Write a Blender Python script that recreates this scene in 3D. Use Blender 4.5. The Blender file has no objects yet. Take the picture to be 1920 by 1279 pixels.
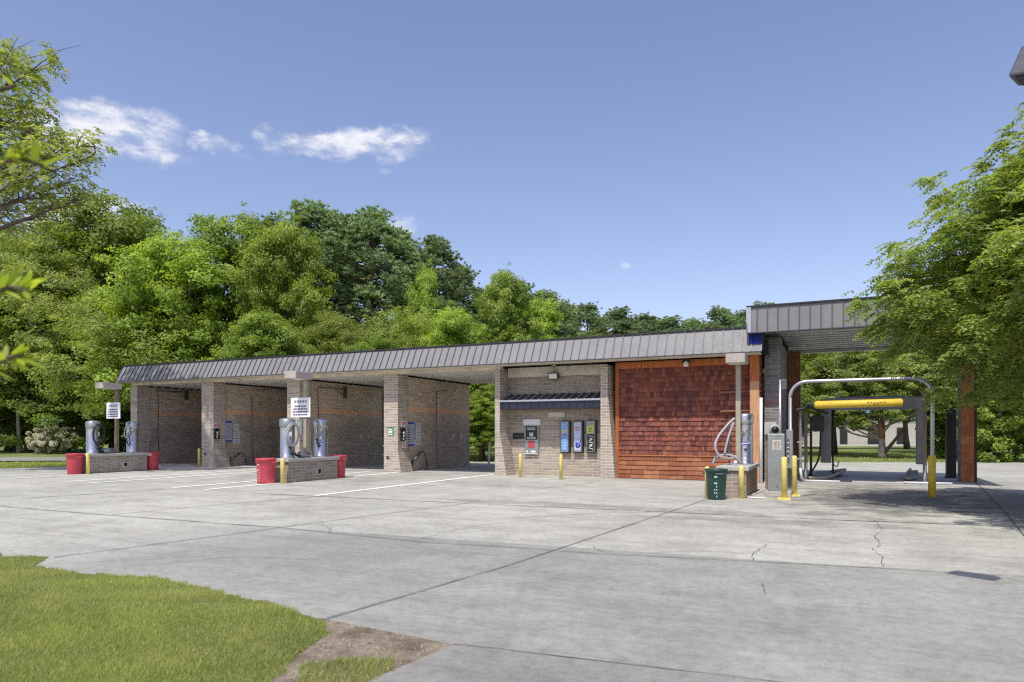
import bpy, math, random
import numpy as np
from mathutils import Vector, Matrix
R = math.radians
sc = bpy.context.scene
col = sc.collection

# ------------------------------------------------------------------ camera
FPX, CC, SS, HZ, EYE = 1301.0, .9040, .4275, 812.0, 1.6
cam = bpy.data.cameras.new('camera'); co = bpy.data.objects.new('camera', cam); col.objects.link(co)
co.location = (0, 0, EYE); co.rotation_euler = (R(90), 0, math.atan2(SS, CC))
cam.sensor_width = 36; cam.lens = FPX / 1920 * 36; cam.shift_y = (HZ - 639.5) / 1920
cam.clip_start = .1; cam.clip_end = 3000
cam.dof.use_dof = True; cam.dof.focus_distance = 24; cam.dof.aperture_fstop = 2.4
sc.camera = co
# ------------------------------------------------------------------ sky and sun
SUN = Vector((-.05, 1, -1.72)).normalized()          # the way the light travels
EL = math.asin(-SUN.z); AZ = math.atan2(-SUN.x, -SUN.y)
w = bpy.data.worlds.new('World'); sc.world = w; w.use_nodes = True
nt = w.node_tree; nt.nodes.clear()
def N(t, ty, **k):
    n = t.nodes.new(ty)
    for a, b in k.items(): setattr(n, a, b)
    return n
def L(t, a, b): t.links.new(a, b)
def M(t, op, a, b=None, c=None, clamp=False):
    n = N(t, 'ShaderNodeMath', operation=op, use_clamp=clamp)
    for i, v in enumerate((a, b, c)):
        if v is None: continue
        if isinstance(v, (int, float)): n.inputs[i].default_value = v
        else: L(t, v, n.inputs[i])
    return n.outputs[0]
def MIX(t, f, a, b, blend='MIX'):
    n = N(t, 'ShaderNodeMix', data_type='RGBA', blend_type=blend)
    for s, v in ((n.inputs[0], f), (n.inputs[6], a), (n.inputs[7], b)):
        if isinstance(v, (int, float)): s.default_value = v
        elif isinstance(v, tuple): s.default_value = (v + (1,))[:4]
        else: L(t, v, s)
    return n.outputs[2]
def NOISE(t, vec, scale, detail=4, rough=.55, out=0):
    n = N(t, 'ShaderNodeTexNoise'); n.inputs['Scale'].default_value = scale
    n.inputs['Detail'].default_value = detail; n.inputs['Roughness'].default_value = rough
    if vec is not None: L(t, vec, n.inputs['Vector'])
    return n.outputs[out]
def STEP(t, v, a, b, lo=0., hi=1.):
    n = N(t, 'ShaderNodeMapRange', interpolation_type='SMOOTHSTEP')
    n.inputs[1].default_value = a; n.inputs[2].default_value = b
    n.inputs[3].default_value = lo; n.inputs[4].default_value = hi
    L(t, v, n.inputs[0]); return n.outputs[0]
def VM(t, op, a, b=None):
    n = N(t, 'ShaderNodeVectorMath', operation=op)
    for i, v in enumerate((a, b)):
        if v is None: continue
        if isinstance(v, tuple): n.inputs[i].default_value = v
        else: L(t, v, n.inputs[i])
    return n
SKY_STRENGTH = .15
sky = N(nt, 'ShaderNodeTexSky', sky_type='NISHITA', sun_disc=False, sun_elevation=EL, sun_rotation=AZ)
sky.altitude = 0; sky.air_density = 1.0; sky.dust_density = 1.2; sky.ozone_density = 2.2
tint = MIX(nt, 1.0, sky.outputs[0], (1.06, .905, .935), 'MULTIPLY')
tc = N(nt, 'ShaderNodeTexCoord')
def ray(px): a = (px - 960) / FPX; return (a * CC - SS, a * SS + CC)
def skydir(px, py):
    r = ray(px); return Vector((r[0], r[1], (HZ - py) / FPX)).normalized()
dirv = VM(nt, 'NORMALIZE', tc.outputs['Generated']).outputs[0]
wn = NOISE(nt, dirv, 14, 6, .6, 1)
warp = VM(nt, 'SCALE', VM(nt, 'SUBTRACT', wn, (.5, .5, .5)).outputs[0]); warp.inputs['Scale'].default_value = .06
dw = VM(nt, 'ADD', dirv, warp.outputs[0]).outputs[0]
cmap = N(nt, 'ShaderNodeMapping'); cmap.inputs['Scale'].default_value = (1, 1, 2.6); L(nt, dirv, cmap.inputs[0])
cn = NOISE(nt, cmap.outputs[0], 17, 9, .66)
cloud = None
for (px, py, wx, wy, amt) in [(190, 243, 100, 44, 1.15), (130, 268, 60, 26, .7), (160, 402, 80, 28, 1.25), (305, 275, 22, 16, .8), (400, 267, 46, 17, 1.0),
                              (495, 250, 24, 15, .7), (560, 282, 80, 15, .65), (590, 272, 90, 22, .8), (690, 266, 110, 30, 1.05), (735, 272, 60, 15, .7), (745, 425, 34, 26, .85),
                              (720, 405, 20, 16, .45), (715, 316, 18, 10, .3), (1168, 505, 13, 9, .45), (1245, 497, 18, 11, .3), (350, 290, 130, 12, .3)]:
    d = skydir(px, py)
    r = ray(px); right = Vector((CC, SS, 0)); up = d.cross(right).normalized() * -1
    up = right.cross(d).normalized()
    sx = wx / FPX * .9; sy = wy / FPX * .9
    rel = VM(nt, 'SUBTRACT', dw, tuple(d)).outputs[0]
    u = M(nt, 'DIVIDE', VM(nt, 'DOT_PRODUCT', rel, tuple(right)).outputs['Value'], sx)
    v = M(nt, 'DIVIDE', VM(nt, 'DOT_PRODUCT', rel, tuple(up)).outputs['Value'], sy)
    e = M(nt, 'ADD', M(nt, 'MULTIPLY', u, u), M(nt, 'MULTIPLY', v, v))
    g = M(nt, 'MULTIPLY', STEP(nt, e, 0.0, 1.9, 1, 0), amt)
    cloud = g if cloud is None else M(nt, 'MAXIMUM', cloud, g)
cloud = M(nt, 'MULTIPLY', cloud, STEP(nt, cn, .30, .66, .28, 1.15))
cloud = M(nt, 'MULTIPLY', STEP(nt, cloud, .08, 1.05), .93)
cloudcol = MIX(nt, STEP(nt, cn, .35, .7), (3.6, 3.8, 4.5), (5.2, 5.2, 5.4))
fin = MIX(nt, cloud, tint, cloudcol)
bg = N(nt, 'ShaderNodeBackground'); bg.inputs[1].default_value = SKY_STRENGTH
L(nt, fin, bg.inputs[0])
L(nt, bg.outputs[0], N(nt, 'ShaderNodeOutputWorld').inputs[0])
sl = bpy.data.lights.new('sun', 'SUN'); sl.energy = 3.1; sl.angle = R(.53); sl.color = (1, .955, .88)
so = bpy.data.objects.new('sun', sl); col.objects.link(so)
so.rotation_euler = SUN.to_track_quat('-Z', 'Y').to_euler(); so.location = (0, -20, 40)
sc.view_settings.view_transform = 'Standard'; sc.view_settings.look = 'None'
sc.view_settings.exposure = 0.38; sc.view_settings.gamma = 1
sc.cycles.max_bounces = 9; sc.cycles.diffuse_bounces = 6; sc.cycles.transparent_max_bounces = 8; sc.cycles.use_denoising = False; sc.cycles.sample_clamp_indirect = 3; sc.cycles.sample_clamp_direct = 12; sc.cycles.denoising_prefilter = 'ACCURATE'
sc.cycles.pixel_filter_type = 'BLACKMAN_HARRIS'; sc.cycles.filter_width = 1.25

# ------------------------------------------------------------------ pixel-to-world surveying helpers (1920 px wide photo)
def G(px, py, z=0.):
    d = FPX * (EYE - z) / (py - HZ); r = ray(px); return (r[0] * d, r[1] * d)
def W(px, d): r = ray(px); return (r[0] * d, r[1] * d)
def PX(px, Y): r = ray(px); return r[0] / r[1] * Y
def PYX(px, X): r = ray(px); return X / (r[0] / r[1])       # Y of pixel column on the plane x = X
def PZ(py, X, Y): return EYE + (HZ - py) * (-SS * X + CC * Y) / FPX
def top(px, py, d): return EYE + (HZ - py) * d / FPX

# ------------------------------------------------------------------ materials
MATS = {}
def new_mat(name):
    m = bpy.data.materials.new(name); m.use_nodes = True; m.node_tree.nodes.clear()
    t = m.node_tree; b = N(t, 'ShaderNodeBsdfPrincipled'); o = N(t, 'ShaderNodeOutputMaterial')
    L(t, b.outputs[0], o.inputs[0]); MATS[name] = m
    return m, t, b
def POS(t): return N(t, 'ShaderNodeNewGeometry').outputs['Position']
def bump(t, b, h, dist, strength=1.):
    n = N(t, 'ShaderNodeBump'); n.inputs['Distance'].default_value = dist; n.inputs['Strength'].default_value = strength
    L(t, h, n.inputs['Height']); L(t, n.outputs[0], b.inputs['Normal'])
def plain(name, c, rough=.6, metal=0., var=.18, scale=3., bmp=0., dirt=None, coat=0.):
    m, t, b = new_mat(name); p = N(t, 'ShaderNodeTexCoord').outputs['Object']
    n = NOISE(t, p, scale, 6, .6); n2 = NOISE(t, p, scale * 9, 3, .5)
    f = M(t, 'ADD', M(t, 'MULTIPLY', n, .75), M(t, 'MULTIPLY', n2, .25))
    c1 = tuple(x * (1 - var) for x in c); c2 = tuple(min(1, x * (1 + var)) for x in c)
    cc = MIX(t, STEP(t, f, .3, .7), c1, c2)
    if dirt: cc = MIX(t, M(t, 'MULTIPLY', STEP(t, NOISE(t, p, scale * 2.3, 8, .7), .52, .72), .6), cc, dirt)
    L(t, cc, b.inputs['Base Color']); b.inputs['Metallic'].default_value = metal
    L(t, STEP(t, n2, .3, .7, max(.05, rough - .08), min(1, rough + .08)), b.inputs['Roughness'])
    if coat: b.inputs['Coat Weight'].default_value = coat
    if bmp: bump(t, b, n2, bmp)
    return m
def wall_uv(t):
    g = N(t, 'ShaderNodeNewGeometry'); s = N(t, 'ShaderNodeSeparateXYZ'); L(t, g.outputs['Position'], s.inputs[0])
    s2 = N(t, 'ShaderNodeSeparateXYZ'); L(t, g.outputs['True Normal'], s2.inputs[0])
    f = M(t, 'GREATER_THAN', M(t, 'ABSOLUTE', s2.outputs[0]), .6)
    u = M(t, 'ADD', M(t, 'MULTIPLY', s.outputs[0], M(t, 'SUBTRACT', 1, f)), M(t, 'MULTIPLY', s.outputs[1], f))
    c = N(t, 'ShaderNodeCombineXYZ'); L(t, u, c.inputs[0]); L(t, s.outputs[2], c.inputs[1])
    return c.outputs[0], s, g.outputs['Position']
def brick(name, c1, c2, mortar, bw=.4, rh=.1, ms=.01, zfun=None, stain=.4, staincol=(.05, .045, .04)):
    m, t, b = new_mat(name); uv, s, pos = wall_uv(t)
    bt = N(t, 'ShaderNodeTexBrick'); L(t, uv, bt.inputs['Vector'])
    bt.inputs['Scale'].default_value = 1; bt.inputs['Brick Width'].default_value = bw; bt.inputs['Row Height'].default_value = rh
    bt.inputs['Mortar Size'].default_value = ms; bt.inputs['Mortar Smooth'].default_value = .3; bt.inputs['Bias'].default_value = 0
    bt.inputs['Color1'].default_value = c1 + (1,); bt.inputs['Color2'].default_value = c2 + (1,); bt.inputs['Mortar'].default_value = mortar + (1,)
    cc = bt.outputs[0]
    if zfun: cc = zfun(t, cc, s.outputs[2], pos)
    n = NOISE(t, pos, 1.1, 8, .65); n2 = NOISE(t, pos, 18, 4, .6)
    cc = MIX(t, M(t, 'MULTIPLY', STEP(t, n, .48, .75), stain), cc, staincol)
    cc = MIX(t, STEP(t, n2, .3, .7, 0, .35), cc, MIX(t, 1., cc, (1.5, 1.5, 1.5), 'MULTIPLY'))
    L(t, cc, b.inputs['Base Color']); b.inputs['Roughness'].default_value = .9
    h = M(t, 'ADD', M(t, 'MULTIPLY', bt.outputs[1], -1), M(t, 'MULTIPLY', n2, .5)); bump(t, b, h, .012)
    return m
def bay_z(t, cc, z, pos):
    # lower courses are a greyer block, one course of salmon block runs above them
    wob = M(t, 'ADD', z, M(t, 'MULTIPLY', M(t, 'SUBTRACT', NOISE(t, pos, 1.6, 5), .5), .9))
    low = STEP(t, wob, 1.6, 2.9, 1, 0)
    cc = MIX(t, M(t, 'MULTIPLY', low, .85), cc, MIX(t, 1., cc, (.60, .62, .66), 'MULTIPLY'))
    band = M(t, 'MULTIPLY', M(t, 'GREATER_THAN', z, 2.5), M(t, 'LESS_THAN', z, 2.7))
    return MIX(t, M(t, 'MULTIPLY', band, .85), cc, (.80, .44, .27))
brick('bay_block', (.66, .50, .37), (.44, .34, .26), (.76, .67, .56), .4, .1, .013, bay_z, .25)
brick('pier_block', (.44, .37, .30), (.28, .235, .19), (.60, .54, .47), .4, .1, .014, None, .3, (.16, .13, .11))
brick('office_block', (.40, .34, .265), (.25, .22, .18), (.54, .48, .41), .4, .1, .013,
      lambda t, cc, z, pos: MIX(t, M(t, 'MULTIPLY', STEP(t, NOISE(t, pos, .8, 5), .45, .7), .5), cc, (.34, .26, .20)), .25, (.12, .10, .08))
brick('grey_block', (.27, .26, .26), (.15, .145, .15), (.36, .34, .33), .4, .1, .013,
      lambda t, cc, z, pos: MIX(t, M(t, 'MULTIPLY', M(t, 'MULTIPLY', M(t, 'GREATER_THAN', z, 2.5), M(t, 'LESS_THAN', z, 2.7)), .5), cc, (.36, .20, .14)), .4, (.03, .03, .035))
brick('island_block', (.33, .28, .23), (.22, .19, .16), (.46, .41, .35), .4, .1, .013, None, .4, (.10, .09, .08))
brick('red_island_block', (.27, .17, .105), (.20, .12, .08), (.30, .25, .19), .3, .1, .014, None, .3, (.06, .04, .03))
plain('fascia', (.205, .205, .205), .62, .0, .10, 1.2)
plain('seam', (.085, .09, .10), .45, .3)
plain('dark_cap', (.03, .032, .04), .5, .2)
plain('navy_metal', (.028, .032, .055), .4, .3)
plain('blue_panel', (.02, .04, .33), .5)
plain('header', (.68, .62, .50), .8, 0, .22, 1.3, .003, (.22, .13, .08))
plain('deck', (.78, .76, .72), .55, .1, .15, 1.5, 0, (.16, .09, .05))
plain('deck_dark', (.50, .51, .52), .5, .2, .2, 1.5)
plain('concrete', (.42, .41, .38), .9, 0, .15, 4, .004, (.22, .2, .18))
plain('concrete_pale', (.55, .53, .50), .85, 0, .12, 4)
plain('steel', (.50, .50, .50), .27, .95, .10, 2)
plain('steel_dull', (.34, .365, .35), .42, .75, .15, 2.5, 0, (.22, .2, .18))
plain('galv', (.50, .50, .52), .38, .75, .12, 3)
plain('dark_steel', (.12, .125, .14), .45, .5, .2, 3)
plain('grey_paint', (.22, .22, .24), .5, .2, .2, 2)
plain('black_rubber', (.018, .018, .02), .5)
plain('grey_hose', (.36, .36, .37), .5)
plain('blue_hose', (.03, .07, .22), .45)
plain('yellow', (.74, .62, .19), .55, 0, .15, 6, 0, (.45, .36, .14))
plain('yellow_gloss', (.74, .53, .05), .5, 0, .12, 4, 0, (.35, .2, .05))
plain('red_plastic', (.50, .055, .08), .45, 0, .12, 4, 0, (.38, .05, .06))
plain('green_plastic', (.012, .055, .045), .4, 0, .2, 4, 0, (.03, .06, .06))
plain('white', (.78, .78, .78), .6, 0, .06)
plain('paper', (.70, .70, .72), .6, 0, .08, 10)
plain('ink', (.09, .085, .12), .6)
plain('ink_grey', (.25, .25, .30), .6)
plain('red', (.55, .05, .05), .5)
plain('black', (.012, .012, .014), .4)
plain('sky_blue', (.12, .34, .68), .4, 0, .25, 9)
plain('pale_blue', (.45, .52, .70), .4, 0, .12, 9)
plain('royal', (.02, .05, .40), .4, 0, .2, 9)
plain('lime', (.55, .62, .06), .4, 0, .15, 9)
plain('green_paint', (.03, .20, .08), .5)
plain('brown_pole', (.20, .15, .11), .7, 0, .2, 5, 0, (.32, .28, .23))
plain('tan_pole', (.36, .33, .25), .6, 0, .15, 5)
plain('lamp_box', (.42, .37, .33), .6, 0, .1, 5, 0, (.28, .2, .15))
plain('lens', (.75, .75, .70), .25, 0, .05)
plain('pvc', (.70, .70, .70), .5, 0, .1, 4)
plain('rust', (.28, .13, .07), .8, 0, .3, 8)
plain('mat_floor_wet', (.20, .21, .24), .35, 0, .25, 1.5)
plain('bark', (.12, .09, .07), .95, 0, .35, 9, .02)
plain('bark_pale', (.34, .30, .27), .9, 0, .35, 5, .01, (.15, .05, .04))
plain('bark_pine', (.16, .11, .085), .95, 0, .3, 9, .02)
plain('teal_roof', (.20, .36, .36), .5, .2)
plain('beige_metal', (.46, .44, .38), .6, .1, .06)
plain('dark_glass', (.02, .025, .03), .1)
plain('white_paint', (.88, .88, .85), .75, 0, .08, 5)

def cedar(name, base, vivid):
    m, t, b = new_mat(name)
    a = N(t, 'ShaderNodeAttribute', attribute_name='rnd'); p = POS(t)
    cr = N(t, 'ShaderNodeValToRGB'); e = cr.color_ramp.elements
    cols = base
    e[0].position = 0; e[0].color = cols[0] + (1,); e[1].position = 1; e[1].color = cols[-1] + (1,)
    for i, c in enumerate(cols[1:-1]): el = e.new((i + 1) / (len(cols) - 1)); el.color = c + (1,)
    L(t, a.outputs['Fac'], cr.inputs[0])
    mp = N(t, 'ShaderNodeMapping'); mp.inputs['Scale'].default_value = (28, 28, 1.5); L(t, p, mp.inputs[0])
    g = NOISE(t, mp.outputs[0], 1.5, 5, .6)
    c = MIX(t, STEP(t, g, .3, .7), MIX(t, 1., cr.outputs[0], (.68, .66, .64), 'MULTIPLY'), MIX(t, 1., cr.outputs[0], (1.3, 1.25, 1.2), 'MULTIPLY'))
    # silvered weathering patch in the middle of the wall, fresher cedar to the edges
    patch = STEP(t, NOISE(t, p, .75, 4), .45, .65)
    c = MIX(t, M(t, 'MULTIPLY', patch, vivid), c, MIX(t, 1., c, (.62, .62, .9), 'MULTIPLY'))
    L(t, c, b.inputs['Base Color']); b.inputs['Roughness'].default_value = .75; bump(t, b, g, .004)
    return m
cedar('cedar', [(.085, .024, .02), (.17, .045, .026), (.21, .06, .03), (.25, .08, .042), (.19, .06, .05), (.29, .10, .05), (.12, .035, .034), (.21, .055, .028)], .35)
cedar('cedar_bright', [(.22, .075, .032), (.30, .115, .05), (.37, .165, .08), (.25, .08, .035)], .0)
cedar('cedar_trim', [(.42, .15, .05), (.46, .18, .06)], .0)
cedar('cedar_weathered', [(.20, .045, .018), (.34, .10, .035), (.42, .18, .07), (.26, .06, .02)], .3)
cedar('cedar_post', [(.50, .27, .14), (.55, .31, .17)], .0)
cedar('cedar_orange', [(.40, .12, .03), (.46, .15, .04)], .0)

def leafmat(name, c, c2, trans=.45, rough=.5, var=.5, bt=1.):
    m, t, b = new_mat(name); o = [n for n in t.nodes if n.type == 'OUTPUT_MATERIAL'][0]
    a = N(t, 'ShaderNodeAttribute', attribute_name='rnd'); p = POS(t)
    oi = N(t, 'ShaderNodeObjectInfo')
    f = M(t, 'ADD', M(t, 'MULTIPLY', a.outputs['Fac'], .6), M(t, 'MULTIPLY', NOISE(t, p, .35, 3), .5))
    cc = MIX(t, STEP(t, f, .2, .85), c, c2)
    if not name.startswith(('grass', 'flower')): cc = MIX(t, STEP(t, NOISE(t, p, .9, 3), .56, .72, 0, .45), cc, (min(1, c2[0] * 1.35), c2[1] * 1.12, c2[2] * .9))
    k = M(t, 'ADD', .82, M(t, 'MULTIPLY', oi.outputs['Random'], .36))
    h = N(t, 'ShaderNodeHueSaturation'); L(t, k, h.inputs['Value']); L(t, cc, h.inputs['Color'])
    L(t, M(t, 'ADD', .493, M(t, 'MULTIPLY', oi.outputs['Random'], .012)), h.inputs['Hue'])
    L(t, h.outputs[0], b.inputs['Base Color']); b.inputs['Roughness'].default_value = rough; b.inputs['Specular IOR Level'].default_value = .35
    tr = N(t, 'ShaderNodeBsdfTranslucent'); L(t, MIX(t, 1., h.outputs[0], (1.5 * bt, 1.5 * bt, .5 * bt), 'MULTIPLY'), tr.inputs[0])
    ms = N(t, 'ShaderNodeMixShader'); ms.inputs[0].default_value = trans
    L(t, b.outputs[0], ms.inputs[1]); L(t, tr.outputs[0], ms.inputs[2]); L(t, ms.outputs[0], o.inputs[0])
    return m
leafmat('leaf_bright', (.095, .175, .025), (.40, .51, .10))
leafmat('leaf_mid', (.080, .155, .028), (.36, .47, .11))
leafmat('leaf_olive', (.115, .175, .045), (.40, .49, .13))
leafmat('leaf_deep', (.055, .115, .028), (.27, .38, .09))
leafmat('leaf_right', (.095, .170, .035), (.43, .52, .16))
leafmat('leaf_left', (.14, .20, .05), (.45, .52, .17))
leafmat('leaf_sprig', (.20, .28, .04), (.42, .50, .09), .5)
leafmat('needle', (.075, .135, .065), (.38, .50, .23), .2)
leafmat('flower_bush', (.20, .24, .10), (.85, .82, .66), .15)
leafmat('grass_blade', (.21, .255, .07), (.52, .55, .22), .35)
leafmat('grass_dry', (.36, .33, .19), (.62, .57, .37), .2)

# ground materials
def ground_mat(name, c1, c2, stain, older=False):
    m, t, b = new_mat(name); p = POS(t)
    big = NOISE(t, p, .18, 5, .6); mid = NOISE(t, p, 1.3, 7, .65); fine = NOISE(t, p, 45, 4, .7)
    mp = N(t, 'ShaderNodeMapping'); mp.inputs['Scale'].default_value = (.22, 1.6, 1); mp.inputs['Rotation'].default_value = (0, 0, R(-6)); L(t, p, mp.inputs[0])
    streak = NOISE(t, mp.outputs[0], 1.2, 7, .65)
    cc = MIX(t, STEP(t, M(t, 'ADD', M(t, 'MULTIPLY', big, .5), M(t, 'MULTIPLY', mid, .5)), .36, .64), c1, c2)
    cc = MIX(t, M(t, 'MULTIPLY', STEP(t, streak, .48, .70), .42), cc, stain)
    if older:      # the near pour is an older, greyer concrete: sharp along its joint, fading out to the left
        A_, B_ = Vector(G(505, 988)), Vector(G(1920, 1082)); dd = (B_ - A_).normalized(); nn_ = Vector((dd.y, -dd.x))
        v_ = VM(t, 'SUBTRACT', p, (A_.x, A_.y, 0)).outputs[0]
        s1 = STEP(t, VM(t, 'DOT_PRODUCT', v_, (nn_.x, nn_.y, 0)).outputs['Value'], 0, .06)
        s2 = STEP(t, M(t, 'ADD', VM(t, 'DOT_PRODUCT', v_, (dd.x, dd.y, 0)).outputs['Value'], M(t, 'MULTIPLY', M(t, 'SUBTRACT', mid, .5), 4.)), -2.2, 2.2)
        cc = MIX(t, M(t, 'MULTIPLY', M(t, 'MULTIPLY', s1, s2), .85), cc, MIX(t, 1., cc, (.68, .68, .70), 'MULTIPLY'))
    if older:      # stain patches; those by the automatic bay also paint the tree's shadow darker
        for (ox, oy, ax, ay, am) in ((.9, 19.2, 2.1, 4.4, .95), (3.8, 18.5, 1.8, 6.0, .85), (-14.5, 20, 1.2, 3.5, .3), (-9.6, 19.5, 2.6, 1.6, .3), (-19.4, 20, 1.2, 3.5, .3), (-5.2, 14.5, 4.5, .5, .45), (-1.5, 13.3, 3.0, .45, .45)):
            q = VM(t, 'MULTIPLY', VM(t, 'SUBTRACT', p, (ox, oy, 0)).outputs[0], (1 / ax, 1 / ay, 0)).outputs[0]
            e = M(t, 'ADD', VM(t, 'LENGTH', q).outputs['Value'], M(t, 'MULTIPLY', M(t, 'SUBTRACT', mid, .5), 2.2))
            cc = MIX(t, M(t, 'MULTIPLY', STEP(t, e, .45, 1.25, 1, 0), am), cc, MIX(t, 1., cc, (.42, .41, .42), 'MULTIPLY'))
    grit = NOISE(t, p, 9, 7, .75); blot = NOISE(t, p, .55, 9, .72)
    cc = MIX(t, STEP(t, grit, .40, .66, 0, .55), cc, MIX(t, 1., cc, (.62, .61, .59), 'MULTIPLY'))
    cc = MIX(t, STEP(t, blot, .50, .68, 0, .5), cc, MIX(t, 1., cc, (.66, .65, .62), 'MULTIPLY'))
    cc = MIX(t, STEP(t, fine, .25, .75, .0, .5), cc, MIX(t, 1., cc, (.60, .60, .60), 'MULTIPLY'))
    spots = STEP(t, NOISE(t, p, 7, 3, .5), .70, .76)
    cc = MIX(t, M(t, 'MULTIPLY', spots, .35), cc, stain)
    L(t, cc, b.inputs['Base Color']); b.inputs['Roughness'].default_value = .88; bump(t, b, M(t, 'ADD', fine, mid), .004)
    return m
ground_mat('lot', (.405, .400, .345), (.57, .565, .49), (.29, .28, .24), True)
ground_mat('lot_grey', (.335, .335, .325), (.42, .42, .405), (.25, .25, .24))
ground_mat('lot_pale', (.27, .265, .24), (.36, .35, .315), (.18, .175, .155))
ground_mat('bay_floor', (.42, .42, .41), (.55, .55, .53), (.25, .25, .25))
ground_mat('dark_stain', (.15, .145, .135), (.22, .21, .20), (.10, .10, .10))
m, t, b = new_mat('lawn'); p = POS(t)
cc = MIX(t, STEP(t, NOISE(t, p, .5, 6), .35, .65), (.16, .22, .045), (.30, .34, .10))
cc = MIX(t, STEP(t, NOISE(t, p, 12, 6, .8), .3, .7, 0, .6), cc, (.06, .10, .02)); L(t, cc, b.inputs['Base Color']); b.inputs['Roughness'].default_value = .95
bump(t, b, NOISE(t, p, 30, 4), .05)
m, t, b = new_mat('earth'); p = POS(t)
cc = MIX(t, STEP(t, NOISE(t, p, 2.5, 8, .7), .35, .65), (.17, .13, .085), (.46, .385, .29))
cc = MIX(t, STEP(t, NOISE(t, p, 60, 4, .8), .35, .7, 0, .6), cc, (.10, .07, .045)); L(t, cc, b.inputs['Base Color']); b.inputs['Roughness'].default_value = .95
bump(t, b, NOISE(t, p, 35, 6, .7), .03)
plain('joint', (.12, .115, .10), .95, 0, .3, 8)
plain('joint_soft', (.24, .235, .21), .95, 0, .25, 8)

# ------------------------------------------------------------------ mesh helpers
class MB:
    def __init__(s): s.v = []; s.f = []; s.r = []; s.m = []; s.sm = []
    def add(s, vs, fs, rnd=.5, mi=0, smooth=False):
        o = len(s.v); s.v += [tuple(x) for x in vs]
        for f in fs: s.f.append(tuple(o + i for i in f)); s.r.append(rnd); s.m.append(mi); s.sm.append(smooth)
        return s
    def box(s, x0, x1, y0, y1, z0, z1, rnd=.5, mi=0):
        return s.add([(x0, y0, z0), (x1, y0, z0), (x1, y1, z0), (x0, y1, z0), (x0, y0, z1), (x1, y0, z1), (x1, y1, z1), (x0, y1, z1)],
                     [(0, 3, 2, 1), (4, 5, 6, 7), (0, 1, 5, 4), (1, 2, 6, 5), (2, 3, 7, 6), (3, 0, 4, 7)], rnd, mi)
    def hexa(s, p, rnd=.5, mi=0):   # 8 points: bottom ring, top ring
        return s.add(p, [(0, 3, 2, 1), (4, 5, 6, 7), (0, 1, 5, 4), (1, 2, 6, 5), (2, 3, 7, 6), (3, 0, 4, 7)], rnd, mi)
    def prism(s, poly, z0, z1, mi=0):
        n = len(poly)
        return s.add([(x, y, z0) for x, y in poly] + [(x, y, z1) for x, y in poly],
                     [tuple(range(n))[::-1], tuple(range(n, 2 * n))] + [(i, (i + 1) % n, n + (i + 1) % n, n + i) for i in range(n)], .5, mi)
    def flat(s, poly, z, mi=0): return s.add([(x, y, z) for x, y in poly], [tuple(range(len(poly)))], .5, mi)
    def lathe(s, x, y, prof, n=24, mi=0, flute=0.):
        vs = []; fs = []
        for r, z in prof:
            for i in range(n):
                a = 2 * math.pi * i / n; rr = r * (1 + (flute if i % 2 else 0)); vs.append((x + rr * math.cos(a), y + rr * math.sin(a), z))
        for k in range(len(prof) - 1):
            for i in range(n): j = (i + 1) % n; fs.append((k * n + i, k * n + j, (k + 1) * n + j, (k + 1) * n + i))
        s.add(vs, fs, .5, mi, True)
        o = len(s.v) - len(vs)
        s.f.append(tuple(o + i for i in range(n))[::-1]); s.f.append(tuple(o + (len(prof) - 1) * n + i for i in range(n)))
        s.r += [.5, .5]; s.m += [mi, mi]; s.sm += [False, False]
        return s
    def tube(s, pts, r, n=8, mi=0, ribs=False):
        pts = [Vector(p) for p in pts]; rings = []
        prev = None
        for i, p in enumerate(pts):
            d = (pts[min(i + 1, len(pts) - 1)] - pts[max(i - 1, 0)]).normalized()
            if prev is None:
                a = Vector((0, 0, 1)) if abs(d.z) < .9 else Vector((1, 0, 0)); u = d.cross(a).normalized()
            else: u = (prev - d * prev.dot(d)).normalized()
            prev = u; v = d.cross(u)
            rr = r[i] if isinstance(r, (list, tuple)) else r
            if ribs: rr *= 1.0 if i % 2 else .86
            rings.append([p + (u * math.cos(2 * math.pi * k / n) + v * math.sin(2 * math.pi * k / n)) * rr for k in range(n)])
        vs = [q for g in rings for q in g]; fs = []
        for i in range(len(pts) - 1):
            for k in range(n): j = (k + 1) % n; fs.append((i * n + k, i * n + j, (i + 1) * n + j, (i + 1) * n + k))
        fs.append(tuple(range(n))[::-1]); fs.append(tuple((len(pts) - 1) * n + k for k in range(n)))
        return s.add(vs, fs, .5, mi, True)
    def build(s, name, mats, parent=None, loc=None, bevel=0.):
        me = bpy.data.meshes.new(name); me.from_pydata(s.v, [], s.f)
        for mm in (mats if isinstance(mats, (list, tuple)) else [mats]): me.materials.append(MATS[mm])
        me.polygons.foreach_set('material_index', s.m); me.polygons.foreach_set('use_smooth', s.sm)
        at = me.attributes.new('rnd', 'FLOAT', 'FACE'); at.data.foreach_set('value', s.r)
        me.update(); o = bpy.data.objects.new(name, me); col.objects.link(o)
        if parent: o.parent = parent
        if loc: o.location = loc
        if bevel:
            bm = o.modifiers.new('bevel', 'BEVEL'); bm.width = bevel; bm.segments = 2; bm.limit_method = 'ANGLE'
        return o
def tag(o, label=None, cat=None, group=None, kind=None):
    for k, v in (('label', label), ('category', cat), ('group', group), ('kind', kind)):
        if v: o[k] = v
    return o
def thing(name, loc, label, cat, group=None, rz=0.):
    o = bpy.data.objects.new(name, None); col.objects.link(o); o.empty_display_size = .2
    o.location = loc; o.rotation_euler = (0, 0, rz); return tag(o, label, cat, group)
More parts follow.
